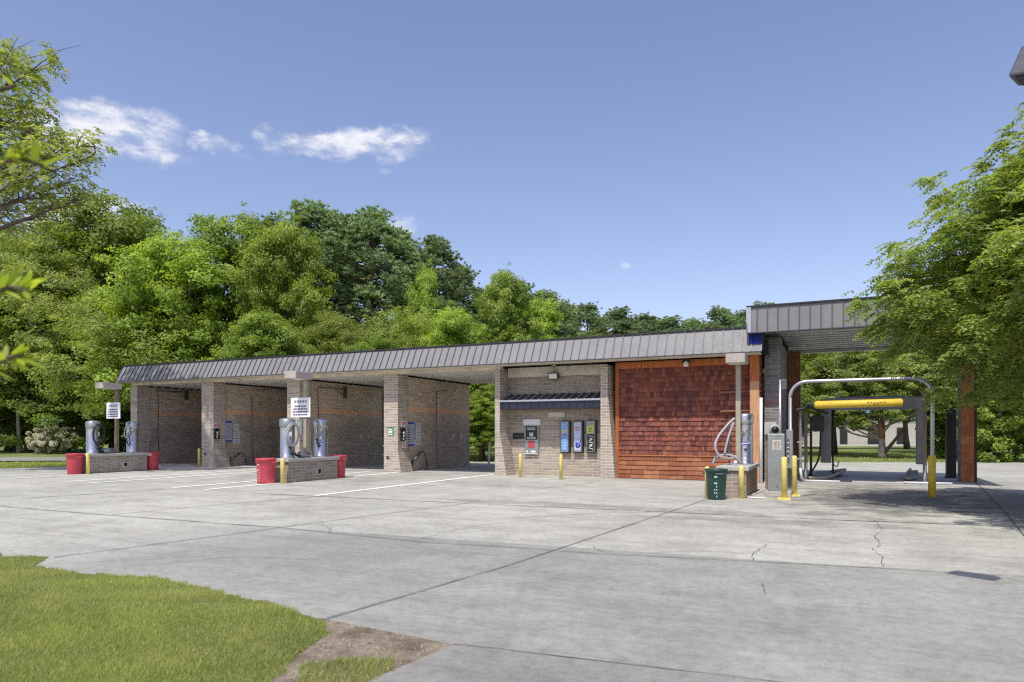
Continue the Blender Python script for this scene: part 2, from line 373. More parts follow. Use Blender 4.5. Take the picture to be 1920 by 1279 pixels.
def copy_tree(o, loc, label=None, group=None, rz=None, scale=None, parent=None):
    c = o.copy(); col.objects.link(c)
    for k in list(c.keys()):
        if k in ('label', 'group') and parent: pass
    if parent: c.parent = parent
    else: c.location = loc
    if rz is not None: c.rotation_euler = (0, 0, rz)
    if scale is not None: c.scale = scale
    if label: c['label'] = label
    if group: c['group'] = group
    for ch in list(o.children): copy_tree(ch, None, parent=c)
    return c
def arc(c, r, a0, a1, n, plane='xz'):
    out = []
    for i in range(n + 1):
        a = R(a0 + (a1 - a0) * i / n); u, v = r * math.cos(a), r * math.sin(a)
        out.append((c[0] + u, c[1], c[2] + v) if plane == 'xz' else ((c[0], c[1] + u, c[2] + v) if plane == 'yz' else (c[0] + u, c[1] + v, c[2])))
    return out
def spline(pts, n=8):
    P = [Vector(p) for p in pts]; P = [P[0] * 2 - P[1]] + P + [P[-1] * 2 - P[-2]]; out = []
    for i in range(1, len(P) - 2):
        for k in range(n):
            t = k / n; a, b, c, d = P[i - 1], P[i], P[i + 1], P[i + 2]
            out.append(.5 * ((2 * b) + (c - a) * t + (2 * a - 5 * b + 4 * c - d) * t * t + (-a + 3 * b - 3 * c + d) * t ** 3))
    out.append(P[-2]); return out

# ------------------------------------------------------------------ ground
rnd = random.Random(4)
g = MB(); g.flat([(-400, -60), (400, -60), (400, 700), (-400, 700)], -.05); tag(g.build('lawn_ground', 'lawn'), kind='structure')
lot = [(-60, -20), (30, -20), (30, 58), (8.5, 45.9), (.65, 42.2), (-18, 34), (-28, 33.2), (-33.4, 32.5), (-33.4, 25.2), (-33.2, 21), (-34.2, 18), (-42, 14)]
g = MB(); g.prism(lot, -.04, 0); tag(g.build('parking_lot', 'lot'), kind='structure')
# older greyer pour in the foreground and to the right
L1 = [G(505, 988), G(650, 1003), G(800, 1018), G(960, 1027), G(1110, 1038), G(1380, 1052), G(1650, 1066), G(1920, 1082), G(2400, 1110)]
g = MB(); g.flat([G(850, 1210), G(960, 1222), G(1440, 1279), G(1700, 1312), G(1700, 1800), G(300, 1800), G(690, 1279)], .008)
tag(g.build('near_concrete_slab', 'lot_pale'), kind='structure')
g = MB()
for a, bb in ((-31.85, -27.4), (-26.55, -22.1), (-21.3, -16.9), (-16.1, -11.85)): g.flat([(a, 23.8), (bb, 23.8), (bb, 29.8), (a, 29.8)], .006)
g.flat([(-1.7, 24.2), (3.7, 24.2), (3.7, 29.6), (-1.7, 29.6)], .006)
tag(g.build('bay_floor', 'bay_floor'), kind='structure')
def strip(mb, pts, wd, z, jit=0.):
    P = [Vector((p[0], p[1], 0)) for p in pts]; l = []; r = []
    for i, p in enumerate(P):
        d = (P[min(i + 1, len(P) - 1)] - P[max(i - 1, 0)]).normalized(); n = Vector((-d.y, d.x, 0))
        ww = wd * (1 + rnd.uniform(-jit, jit)) / 2; l.append(p + n * ww); r.append(p - n * ww)
    vs = [(q.x, q.y, z) for q in l] + [(q.x, q.y, z) for q in r]; n = len(P)
    mb.add(vs, [(i, i + n, i + n + 1, i + 1) for i in range(n - 1)])
def seg(pixels, n=14, jit=0.):
    P = [G(*p) for p in pixels]; out = []
    for i in range(len(P) - 1):
        for k in range(n):
            t = k / n; out.append((P[i][0] * (1 - t) + P[i + 1][0] * t + rnd.uniform(-jit, jit), P[i][1] * (1 - t) + P[i + 1][1] * t + rnd.uniform(-jit, jit)))
    out.append(P[-1]); return out
g = MB()
for pix, wd in (([(607, 1163), (960, 1059), (1330, 935)], .018), ([(505, 988), (800, 1018), (960, 1027), (1110, 1038), (1650, 1066), (1920, 1082), (2300, 1104)], .02),
                ([(850, 1210), (960, 1222), (1440, 1279), (1700, 1310)], .014), ([(100, 1046), (430, 1003), (560, 985), (860, 946), (900, 940)], .022),
                ([(0, 950), (210, 967), (480, 987), (505, 988)], .03), ([(1830, 905), (1875, 950), (1925, 1010)], .03)):
    strip(g, seg(pix, 10, .004), wd, .012, .3)
tag(g.build('slab_joint', 'joint'), kind='structure')
g = MB()
for pix, wd in (([(40, 935), (320, 917)], .05), ([(470, 925), (960, 948), (1240, 960), (1560, 975), (1960, 990)], .055), ([(210, 965), (440, 944), (585, 932), (640, 930)], .03),
                ([(960, 972), (1110, 963), (1330, 958)], .02), ([(1000, 918), (1125, 903)], .03), ([(1480, 935), (1560, 920), (1800, 921)], .03)):
    strip(g, seg(pix, 12, .012), wd, .009, .5)
tag(g.build('faint_joint', 'joint_soft'), kind='structure')
g = MB()
for pix, j in (([(1640, 975), (1655, 995), (1640, 1005), (1650, 1022), (1635, 1030), (1655, 1045), (1655, 1063)], .03), ([(1435, 1022), (1410, 1040), (1412, 1052)], .03),
               ([(1430, 1095), (1437, 1115)], .02), ([(1080, 1020), (1110, 1025), (1130, 1036)], .03), ([(505, 988), (600, 984), (622, 993), (615, 1001)], .04),
               ([(790, 1011), (870, 990), (960, 978)], .03), ([(960, 1015), (1040, 1011), (1110, 1013)], .03), ([(1180, 1040), (1300, 1033), (1420, 1040)], .03),
               ([(300, 1060), (420, 1045), (600, 1050)], .02), ([(1240, 1113), (1275, 1117)], .01)):
    strip(g, seg(pix, 7, j * .8), .007, .013, .6)
tag(g.build('crack', 'joint'), kind='structure')
g = MB()
for X, y0, y1 in ((-12.07, 13.8, 23.9), (-16.15, 13.9, 23.4), (-17.55, 14.0, 23.4), (-21.6, 14.2, 23.4), (-22.9, 14.3, 23.4), (-26.2, 14.3, 23.3), (-27.9, 14.5, 23.4), (-31.9, 14.5, 23.6)):
    strip(g, [(X, y0 + (y1 - y0) * i / 12) for i in range(13)], .19, .010, .02)
tag(g.build('painted_line', 'white_paint'), kind='structure')
# drive out on the left
g = MB(); g.flat([(-33.41, 26.5), (-33.41, 30.4), G(130, 857.5), G(0, 857.5), G(-300, 858.5), G(-300, 867), G(0, 864.5), G(130, 864)], .006); tag(g.build('side_road', 'lot_pale'), kind='structure')

# dirt corner
EDGE = [(-40, 1030), (0, 1045), (90, 1045), (62, 1063), (160, 1078), (290, 1084), (400, 1110), (500, 1135), (610, 1166), (610, 1195), (565, 1222), (525, 1255), (510, 1279)]
dirt = [G(600, 1160), G(700, 1180), G(850, 1210), G(700, 1279), G(640, 1310), G(480, 1320), G(480, 1200)]
g = MB(); g.prism(dirt, -.03, .007); tag(g.build('bare_earth', 'earth'), kind='structure')
def blades(name, matn, poly, n, h0, h1, wd, seed, zb=0., fall=None, lean=.5):
    r = np.random.RandomState(seed); P = np.array(poly); lo, hi = P.min(0), P.max(0)
    pts = np.zeros((0, 2))
    while len(pts) < n:
        q = lo + (hi - lo) * r.rand(n, 2); ins = np.zeros(len(q), bool); j = len(P) - 1
        for i in range(len(P)):
            c = ((P[i, 1] > q[:, 1]) != (P[j, 1] > q[:, 1])) & (q[:, 0] < (P[j, 0] - P[i, 0]) * (q[:, 1] - P[i, 1]) / (P[j, 1] - P[i, 1] + 1e-9) + P[i, 0])
            ins ^= c; j = i
        q = q[ins]
        if fall is not None: q = q[r.rand(len(q)) < fall(q)]
        pts = np.vstack([pts, q])
    pts = pts[:n]; a = r.rand(n) * 2 * np.pi; h = h0 + (h1 - h0) * r.rand(n) ** 1.5
    clump = .5 + .5 * np.sin(pts[:, 0] * 5.1 + np.sin(pts[:, 1] * 3.3) * 2) * np.sin(pts[:, 1] * 4.3)
    h = h * (.7 + .6 * clump)
    dx, dy = np.cos(a) * wd / 2, np.sin(a) * wd / 2; ln = (r.rand(n, 2) - .5) * 2 * lean * h[:, None] + np.array([.25, -.1]) * h[:, None]
    V = np.zeros((n, 3, 3)); V[:, 0, 0] = pts[:, 0] - dx; V[:, 0, 1] = pts[:, 1] - dy; V[:, 1, 0] = pts[:, 0] + dx; V[:, 1, 1] = pts[:, 1] + dy
    V[:, 0:2, 2] = zb; V[:, 2, 0] = pts[:, 0] + ln[:, 0]; V[:, 2, 1] = pts[:, 1] + ln[:, 1]; V[:, 2, 2] = zb + h
    return poly_mesh(name, V.reshape(-1, 3), 3, r.rand(n) * .7 + .3 * clump, matn)
def poly_mesh(name, V, k, rn, matn, link=True):
    n = len(V) // k; me = bpy.data.meshes.new(name)
    me.vertices.add(len(V)); me.vertices.foreach_set('co', V.astype(np.float32).ravel())
    me.loops.add(len(V)); me.loops.foreach_set('vertex_index', np.arange(len(V), dtype=np.int32))
    me.polygons.add(n); me.polygons.foreach_set('loop_start', np.arange(0, len(V), k, dtype=np.int32)); me.polygons.foreach_set('loop_total', np.full(n, k, np.int32))
    at = me.attributes.new('rnd', 'FLOAT', 'FACE'); at.data.foreach_set('value', np.asarray(rn, np.float32))
    me.materials.append(MATS[matn]); me.update(calc_edges=True)
    o = bpy.data.objects.new(name, me)
    if link: col.objects.link(o)
    return o
gpoly = [G(*p) for p in EDGE] + [G(500, 1330), (-3.2, 2.2), (-9, 1.2), (-14, 4.5), (-13.5, 7.0)]
g = MB(); g.flat([(-9.9, 5.35)] + [G(*p) for p in EDGE[1:]] + [G(500, 1330), (-3.2, 2.2), (-9, 1.2), (-18, 3), (-17, 8.5)], .010); tag(g.build('near_lawn', 'lawn'), kind='structure')
def fl(q):
    d = np.hypot(q[:, 0], q[:, 1]); return np.clip((6.5 / np.maximum(d, 4)) ** 2, .1, 1)
rg = random.Random(44); gp2 = []
for i in range(len(EDGE) - 1):
    a_, b_ = G(*EDGE[i]), G(*EDGE[i + 1]); m_ = max(2, int(math.dist(a_, b_) / .09))
    for k in range(m_): gp2.append((a_[0] + (b_[0] - a_[0]) * k / m_ + rg.uniform(-.06, .06), a_[1] + (b_[1] - a_[1]) * k / m_ + rg.uniform(-.05, .07)))
gpoly = gp2 + gpoly[len(EDGE) - 1:]
tag(blades('grass', 'grass_blade', gpoly, 230000, .018, .048, .006, 1, .008, fl), 'thick green lawn grass in the near left corner', 'grass', kind='stuff')
tag(blades('dry_grass', 'grass_dry', gpoly, 42000, .02, .05, .005, 2, .008, lambda q: np.clip(.5 + .8 * np.sin(q[:, 0] * 2.2 + 1) * np.sin(q[:, 1] * 2.9), .03, 1)),
    'pale dry stems mixed through the near lawn', 'grass', kind='stuff')
tag(blades('straw', 'grass_dry', dirt, 900, .005, .03, .007, 3, .006, None, 1.6), 'dry straw scattered on the bare earth corner', 'straw', kind='stuff')
tag(blades('weed', 'grass_blade', [G(560, 1250), G(640, 1238), G(740, 1240), G(730, 1262), G(680, 1290), G(560, 1300)], 2200, .02, .06, .006, 6, .006), 'green weeds sprouting from the bare earth', 'weeds', kind='stuff')
r = random.Random(9); g = MB()
for i in range(160):
    t_ = r.random(); p = G(r.uniform(560, 850), r.uniform(1165, 1275)); s_ = r.uniform(.004, .014)
    def inside(q, P):
        c = False; j = len(P) - 1
        for k in range(len(P)):
            if (P[k][1] > q[1]) != (P[j][1] > q[1]) and q[0] < (P[j][0] - P[k][0]) * (q[1] - P[k][1]) / (P[j][1] - P[k][1]) + P[k][0]: c = not c
            j = k
        return c
    if inside(p, dirt): g.hexa([(p[0] + s_ * math.cos(a_) * (1 if z_ == 0 else .6), p[1] + s_ * math.sin(a_) * (1 if z_ == 0 else .6), .006 + z_ * s_) for z_ in (0, 1) for a_ in (0, 1.4, 3.3, 4.8)])
tag(g.build('pebbles', 'brown_pole'), 'small pebbles on the bare earth corner', 'pebbles', kind='stuff')
# ------------------------------------------------------------------ wash building
bld = thing('wash_building', (0, 0, 0), 'long brown block car wash with four open bays and a red cedar shingle wall', 'building')
YF, YB = 23.4, 29.6; XL, XR = -32.33, -2.45
WALLS = [(-32.33, -31.85), (-27.31, -26.54), (-22.02, -21.32), (-16.86, -16.18)]
for a, b_ in WALLS:
    g = MB(); a2, b2 = (a + .08, b_ - .1) if b_ - a > .6 else (a + .04, b_ - .06)
    g.box(a2, b2, YF + .72, YB, 0, 3.93)
    for k in range(12): y = YF + .75 + k * .48; g.box(a2 - .05, b2 + .09, y, y + .14, 3.931, 4.0, mi=1)
    g.build('bay_wall', ['bay_block', 'black'], bld)
    g = MB(); g.box(a, b_, YF, YF + .718, 0, 3.998)
    if b_ - a > .6: g.hexa([(b_ + .002, YF + .01, 0), (b_ + .15, YF + .01, 0), (b_ + .15, YF + .9, 0), (b_ + .002, YF + .9, 0), (b_ + .002, YF + .01, .85), (b_ + .012, YF + .01, .85), (b_ + .012, YF + .72, .85), (b_ + .002, YF + .72, .85)])
    g.build('pier', 'pier_block', bld)
    if b_ - a > .6:
        g = MB(); g.tube([((a + b_) / 2 - .13, YF + .02, .62), ((a + b_) / 2 - .13, YF - .03, .62)], .085, 16); v = g.build('drain_pipe', 'concrete', bld)
        g = MB(); g.tube([((a + b_) / 2 - .13, YF - .02, .62), ((a + b_) / 2 - .13, YF - .034, .62)], .06, 16); g.build('mouth', 'black', v)
# office block
for a, b_, fl_, zt in ((-11.78, -11.58, .28, 1.6), (-7.62, -7.36, .26, 2.9)):
    g = MB(); g.box(a, b_, YF, 24.6, 0, 3.998)
    g.hexa([(b_ + .002, YF + .01, 0), (b_ + fl_, YF + .01, 0), (b_ + fl_, 24.3, 0), (b_ + .002, 24.3, 0), (b_ + .002, YF + .01, zt), (b_ + .012, YF + .01, zt), (b_ + .012, 24.3, zt), (b_ + .002, 24.3, zt)])
    g.build('pier', 'pier_block', bld)
g = MB(); g.box(-11.74, -7.5, 24.25, 24.5, 0, 3.72); g.build('office_wall', 'office_block', bld)
g = MB(); g.box(-11.76, -11.5, 24.61, YB, 0, 4.0); g.box(-11.49, -2.0, YB - .25, YB, 0, 4.0); g.build('rear_wall', 'bay_block', bld)
g = MB(); g.box(-11.57, -7.63, 24.10, 24.55, 3.725, 4.09); g.build('office_lintel', 'header', bld)
# header beam over the bays
g = MB(); g.box(XL + .02, -11.6, YF + .05, YF + .35, 4.003, 4.3); g.build('header_beam', 'header', bld)
g = MB(); g.box(XL - .1, XR + .2, 22.76, YF + .04, 4.10, 4.125); g.build('soffit', 'header', bld)
# ribbed steel deck seen from below; recess shade deepened by a darker material
def deck(name, x0, x1, y0, y1, z, matn, along='x'):
    g = MB(); y = y0; k = 0
    while y < y1:
        yy = min(y + .30, y1); g.box(x0, x1, y, y + .17, z, z + .03); g.box(x0, x1, y + .172, yy - .002, z + .10, z + .12, mi=1); y += .30; k += 1
    g.build(name, [matn, 'dark_steel'], bld)
deck('ceiling_deck', XL + .05, -11.6, YF + .36, YB + .2, 4.005, 'deck')
g = MB()
for x in [q / 1. for q in range(-31, -12, 2)]: pass
g.box(XL + .05, -2.1, YF + .36, YB + .25, 4.13, 4.6); g.build('roof_slab', 'dark_cap', bld)
# mansard with standing seams
def mansard(x0, x1, y0, z0, y1, z1, name, step=.3, cap=.05, seamw=.022):
    g = MB(); g.hexa([(x0, y0, z0), (x1, y0, z0), (x1, y0 + .05, z0), (x0, y0 + .05, z0), (x0, y1, z1), (x1, y1, z1), (x1, y1 + .05, z1), (x0, y1 + .05, z1)])
    f = g.build(name, 'fascia', bld)
    g = MB(); n = int(round((x1 - x0) / step)); ny, nz = (z1 - z0), -(y1 - y0); l = math.hypot(ny, nz); oy, oz = -ny / l * .035, -nz / l * .035
    oy = -abs(oy); oz = abs(oz) if y1 > y0 else 0
    for i in range(n + 1):
        x = x0 + (x1 - x0) * i / n; a, b_ = x - seamw / 2, x + seamw / 2
        g.hexa([(a, y0 + oy, z0 + oz), (b_, y0 + oy, z0 + oz), (b_, y0 - .001, z0), (a, y0 - .001, z0), (a, y1 + oy, z1 + oz), (b_, y1 + oy, z1 + oz), (b_, y1 - .001, z1), (a, y1 - .001, z1)])
    g.build('seams', 'seam', f)
    g = MB(); g.box(x0 - .02, x1 + .02, y1 - .05, y1 + .15, z1 + .002, z1 + cap); g.build('cap', 'dark_cap', f)
    g = MB(); g.box(x0 - .01, x1 + .01, y0 - .03, y0 + .06, z0 - .03, z0 - .002); g.build('drip_edge', 'seam', f)
    return f
f = mansard(XL - .12, -2.2, 22.70, 4.14, 23.12, 4.93, 'roof_fascia')
g = MB(); g.add([(XL - .125, 22.70, 4.14), (XL - .125, 23.12, 4.93), (XL - .125, 29.9, 4.93), (XL - .125, 29.9, 4.14)], [(0, 1, 2, 3)]); g.build('end_panel', 'fascia', f)
g = MB(); g.add([(-2.19, 22.70, 4.14), (-2.19, 23.12, 4.93), (-2.19, 23.6, 4.93), (-2.19, 23.6, 4.14)], [(0, 1, 2, 3)]); g.build('end_panel', 'navy_metal', f)
g = MB(); y0 = 22.70; dy = .42 / .79  # blue rectangle on the right end of the main fascia
g.hexa([(-2.60, y0 + dy * .24 - .012, 4.38), (-2.195, y0 + dy * .24 - .012, 4.38), (-2.195, y0 + dy * .24 - .002, 4.38), (-2.60, y0 + dy * .24 - .002, 4.38),
        (-2.60, y0 + dy * .62 - .012, 4.76), (-2.195, y0 + dy * .62 - .012, 4.76), (-2.195, y0 + dy * .62 - .002, 4.76), (-2.60, y0 + dy * .62 - .002, 4.76)]); g.build('blue_patch', 'blue_panel', f)
# automatic bay roof
f2 = mansard(-2.62, 4.6, 22.62, 4.72, 22.66, 5.5, 'raised_fascia', .302, .05, .03)
g = MB(); g.box(-2.64, -2.50, 22.60, 22.75, 4.72, 5.5); g.box(-2.63, -2.60, 22.76, 29.4, 4.72, 5.5); g.build('corner_trim', 'galv', f2)
g = MB(); g.box(-2.59, 4.6, 22.70, 29.35, 5.0, 5.45); g.build('raised_roof', 'dark_cap', bld)
g = MB(); y = 22.70
while y < 29.2:
    g.box(-2.58, 4.58, y, y + .34, 4.82, 4.85); g.box(-2.58, 4.58, y + .342, y + .598, 4.93, 4.96, mi=1); y += .60  # recesses given a dark colour to stand for shade between ribs
g.build('raised_deck', ['deck_dark', 'dark_steel'], bld)
g = MB(); g.box(-2.58, 4.58, 29.2, 29.35, 4.70, 4.99); g.build('raised_beam', 'galv', bld)
# cedar wall
def shingles(x0, x1, z0, z1, rows, y, seed, wmin, wmax, matn, name, bright=False, off=.0):
    r = random.Random(seed); g = MB(); h = (z1 - z0) / rows
    for k in range(rows):
        z = z0 + k * h; x = x0 - r.random() * .15
        while x < x1:
            wd = r.uniform(wmin, wmax); a, b_ = max(x, x0), min(x + wd - .005, x1)
            if b_ - a > .02:
                dz = r.uniform(-.009, .009) if not bright else r.uniform(-.004, .004); t = r.uniform(.022, .045)
                g.hexa([(a, y - t - .008, z + dz), (b_, y - t - .008, z + dz), (b_, y + .02, z + dz), (a, y + .02, z + dz),
                        (a, y - .010, z + h * 1.02), (b_, y - .010, z + h * 1.02), (b_, y + .02, z + h * 1.02), (a, y + .02, z + h * 1.02)], r.random())
            x += wd
    return g.build(name, matn, bld)
YS = 23.86
g = MB(); g.box(-7.2, -2.3, YS + .021, YS + .2, 0, 4.09); g.build('cedar_backing', 'rust', bld)
shingles(-7.08, -2.62, .84, 3.86, 18, YS, 5, .08, .18, 'cedar', 'cedar_shingles')
shingles(-7.08, -2.62, .02, .80, 5, YS, 6, .25, .6, 'cedar_bright', 'cedar_siding', True)
g = MB(); g.box(-7.08, -2.62, YS - .05, YS + .02, .802, .838); g.build('ledge', 'cedar_trim', bld)
g = MB(); g.box(-7.2, -2.62, YS - .06, YS + .02, 3.862, 4.09); g.box(-7.2, -7.082, YS - .065, YS + .02, .0, 3.86); g.build('cedar_trim', 'cedar_orange', bld)
g = MB(); g.box(-2.61, -2.33, 23.33, 23.9, 0, 3.25); g.build('corner_post', 'cedar_post', bld)
g = MB(); g.box(-2.612, -2.328, 23.328, 23.9, 3.252, 4.12); g.build('corner_post', 'cedar_orange', bld)
r = random.Random(8); g = MB()          # shingled return beside the post
for k in range(24):
    z = .02 + k * .17; g.hexa([(-2.326, 23.34, z), (-2.29, 23.34, z), (-2.29, 24.1, z), (-2.326, 24.1, z), (-2.326, 23.34, z + .168), (-2.31, 23.34, z + .168), (-2.31, 24.1, z + .168), (-2.326, 24.1, z + .168)], r.random())
g.build('cedar_shingles', 'cedar', bld)
# automatic bay side wall
g = MB(); g.box(-2.22, -1.74, 23.9, 24.6, 0, 4.70); g.build('pier', 'grey_block', bld)
g = MB(); g.box(-2.2, -1.80, 24.61, 28.3, 0, 4.66)
for k in range(7): g.box(-2.24, -1.74, 24.75 + k * .48, 24.87 + k * .48, 4.661, 4.84, mi=1)
g.build('bay_wall', ['grey_block', 'black'], bld)
g = MB(); g.box(-1.79, -1.34, 27.9, 28.25, 0, 4.63); g.build('corner_post', 'rust', bld)
# right-hand post of the automatic bay
g = MB(); g.box(3.56, 3.92, 26.62, 27.45, 0, 4.84); g.build('pier', 'grey_block', bld)
r = random.Random(11); g = MB(); z = .02
while z < 4.6:
    h = .30; x = 3.55
    while x < 3.90:
        wd = min(r.uniform(.12, .3), 3.91 - x); t = r.uniform(.02, .05)
        g.hexa([(x, 26.61 - t, z), (x + wd - .004, 26.61 - t, z), (x + wd - .004, 26.615, z), (x, 26.615, z), (x, 26.595, z + h), (x + wd - .004, 26.595, z + h), (x + wd - .004, 26.615, z + h), (x, 26.615, z + h)], r.choice((.35, .5, .62, .8)))
        x += wd
    z += h
g.build('cedar_shingles', 'cedar_weathered', bld)
g = MB(); g.box(3.925, 3.985, 26.6, 27.2, 0, 4.6); g.build('conduit', 'black', bld)

x_ = PX(1783, 28.8); g = MB(); g.box(x_ - .15, x_ + .15, 28.65, 28.95, .008, PZ(768, x_, 28.8)); g.box(x_ - .18, x_ + .18, 28.6, 29.0, .008, .05); tag(g.build('short_post', 'black', bevel=.01), 'plain black post left of the weathered cedar post of the automatic bay', 'post')
# awning over the cashier niche
g = MB(); g.hexa([(-11.57, 23.42, 2.50), (-7.64, 23.42, 2.50), (-7.64, 24.24, 2.50), (-11.57, 24.24, 2.50), (-11.57, 23.42, 2.80), (-7.64, 23.42, 2.80), (-7.64, 24.24, 3.08), (-11.57, 24.24, 3.08)]); aw = g.build('awning', 'navy_metal', bld)
g = MB()
for i in range(14):
    x = -11.5 + i * .296
    g.hexa([(x, 23.415, 2.80), (x + .035, 23.415, 2.80), (x + .035, 24.23, 3.08), (x, 24.23, 3.08), (x, 23.405, 2.845), (x + .035, 23.405, 2.845), (x + .035, 24.23, 3.125), (x, 24.23, 3.125)])
g.build('ribs', 'galv', aw)
g = MB(); g.box(-11.60, -7.62, 23.37, 23.418, 2.76, 2.825); g.build('gutter', 'galv', aw)
g = MB()
for i in range(14): g.box(-11.5 + i * .296, -11.475 + i * .296, 23.40, 23.419, 2.50, 2.758)
g.build('ribs', 'black', aw)

# ------------------------------------------------------------------ small things fixed to the building
def flood(name, x, y, z, label, kind='square'):
    t = thing(name, (x, y, z), label, 'flood light', 'flood lights under the eaves')
    if kind == 'square':
        g = MB(); g.tube([(0, 0, .42), (0, -.02, .16)], .018, 8); g.build('bracket', 'galv', t)
        g = MB(); g.box(-.07, .07, -.05, .06, .40, .55); g.build('junction_box', 'header', t)
        g = MB(); g.hexa([(-.20, -.10, -.13), (.20, -.10, -.13), (.17, .06, -.08), (-.17, .06, -.08), (-.20, -.16, .13), (.20, -.16, .13), (.17, .04, .15), (-.17, .04, .15)]); g.build('housing', 'black', t, bevel=.012)
        g = MB(); g.hexa([(-.16, -.112, -.09), (.16, -.112, -.09), (.16, -.108, -.09), (-.16, -.108, -.09), (-.16, -.158, .09), (.16, -.158, .09), (.16, -.154, .09), (-.16, -.154, .09)]); g.build('lens', 'lens', t)
    else:
        g = MB(); g.box(-.09, .09, -.02, .06, .05, .2); g.tube([(-.06, .0, .1), (-.09, -.12, .02)], .05, 10); g.tube([(.06, .0, .1), (.09, -.12, .02)], .05, 10); g.build('housing', 'black', t)
        g = MB(); g.box(-.08, .08, -.10, -.02, -.14, .045); g.build('sensor', 'header', t, bevel=.01)
    return t
flood('flood_light', PX(1039, 24.0), 24.0, PZ(706, PX(1039, 24.0), 24.0), 'square black flood light hanging above the small dark awning')
flood('flood_light', PX(1287, 23.55), 23.55, PZ(680, PX(1287, 23.55), 23.55), 'small twin flood light at the top of the red shingle wall', 'twin')

def bars(g, x0, x1, z0, z1, y, n, r, mi=0, wmin=.03, wmax=.09, full=.9):
    """rows of word-like strokes too small to read in the photo"""
    h = (z1 - z0) / n
    for k in range(n):
        z = z1 - (k + .5) * h; ins = (1 - r.uniform(full - .25, full)) * (x1 - x0) / 2; x = x0 + ins
        while x < x1 - ins:
            wd = min(r.uniform(wmin, wmax), x1 - ins - x)
            if wd < wmin * .4: break
            g.box(x, x + wd, y - .003, y, z - h * .24, z + h * .24, mi=mi); x += wd + wmin * .45
# niche fittings, on the plane y = 24.25
YW = 24.25
def niche(px0, px1, py0, py1, Y=YW):
    x0, x1 = PX(px0, Y), PX(px1, Y); xm = (x0 + x1) / 2; return x0, x1, PZ(py1, xm, Y), PZ(py0, xm, Y)
x0, x1, z0, z1 = niche(985, 1011, 797, 850)
t = thing('pay_terminal', ((x0 + x1) / 2, YW, z0), 'wall cash machine with black keypad screen and red buttons beneath a white plate', 'cash machine')
a = (x1 - x0) / 2; h = z1 - z0
g = MB(); g.box(-a, a, -.07, 0, 0, h); g.build('housing', 'steel_dull', t, bevel=.01)
g = MB(); g.box(-a * .84, a * .84, -.085, -.072, h * .48, h * .96); sc_ = g.build('screen', 'black', t)
g = MB(); r = random.Random(2)
for i in range(3):
    for k in range(3): g.box(-.08 + i * .055, -.035 + i * .055, -.09, -.0855, h * .60 + k * .05, h * .60 + k * .05 + .04)
bars(g, -a * .7, a * .7, h * .5, h * .58, -.0855, 1, r); bars(g, -a * .75, a * .75, h * .82, h * .92, -.0855, 2, r)
g.build('keypad', 'paper', sc_)
g = MB()
for k in range(3): g.box(-a * .5, a * .45, -.082, -.072, h * (.20 + k * .09), h * (.265 + k * .09))
g.build('button_strip', 'red', t)
g = MB(); g.box(-a * .8, -a * .45, -.082, -.072, h * .03, h * .1); g.box(-a * .1, a * .6, -.082, -.072, h * .03, h * .1); g.box(-a * .95, a * .95, -.11, -.074, -.03, 0.0); g.build('coin_tray', 'pvc', t)
x0, x1, z0, z1 = niche(982, 1014, 786, 797.5)
g = MB(); g.box(x0, x1, YW - .045, YW - .001, z0, z1); tag(g.build('blank_plate', 'white', bevel=.006), 'blank white plate directly above the cash machine', 'plate')
x0, x1, z0, z1 = niche(962, 982.5, 812, 823)
t = thing('nameplate', ((x0 + x1) / 2, YW, z0), 'small black plate with silver script left of the cash machine', 'sign')
a = (x1 - x0) / 2; h = z1 - z0
g = MB(); g.box(-a, a, -.02, -.001, 0, h); g.build('plate', 'black', t)
g = MB(); g.tube(spline([(-a * .8, -.023, h * .3), (-a * .6, -.023, h * .7), (-a * .45, -.023, h * .35), (-a * .2, -.023, h * .55), (0, -.023, h * .35), (a * .3, -.023, h * .55), (a * .8, -.023, h * .45)], 5), .006, 5); g.build('lettering', 'steel_dull', t)
x0, x1, z0, z1 = niche(1028, 1059, 773, 783)
t = thing('lintel_sign', ((x0 + x1) / 2, YW, z0), 'narrow weathered sign strip under the dark awning', 'sign')
a = (x1 - x0) / 2; h = z1 - z0
g = MB(); g.box(-a, a, -.03, -.001, 0, h); g.build('plate', 'header', t)
g = MB(); bars(g, -a * .85, a * .85, h * .3, h * .95, -.031, 1, random.Random(5)); g.build('lettering', 'paper', t)
g = MB(); g.box(-a, a, -.036, -.031, 0, h * .2); g.build('lower_strip', 'concrete_pale', t)
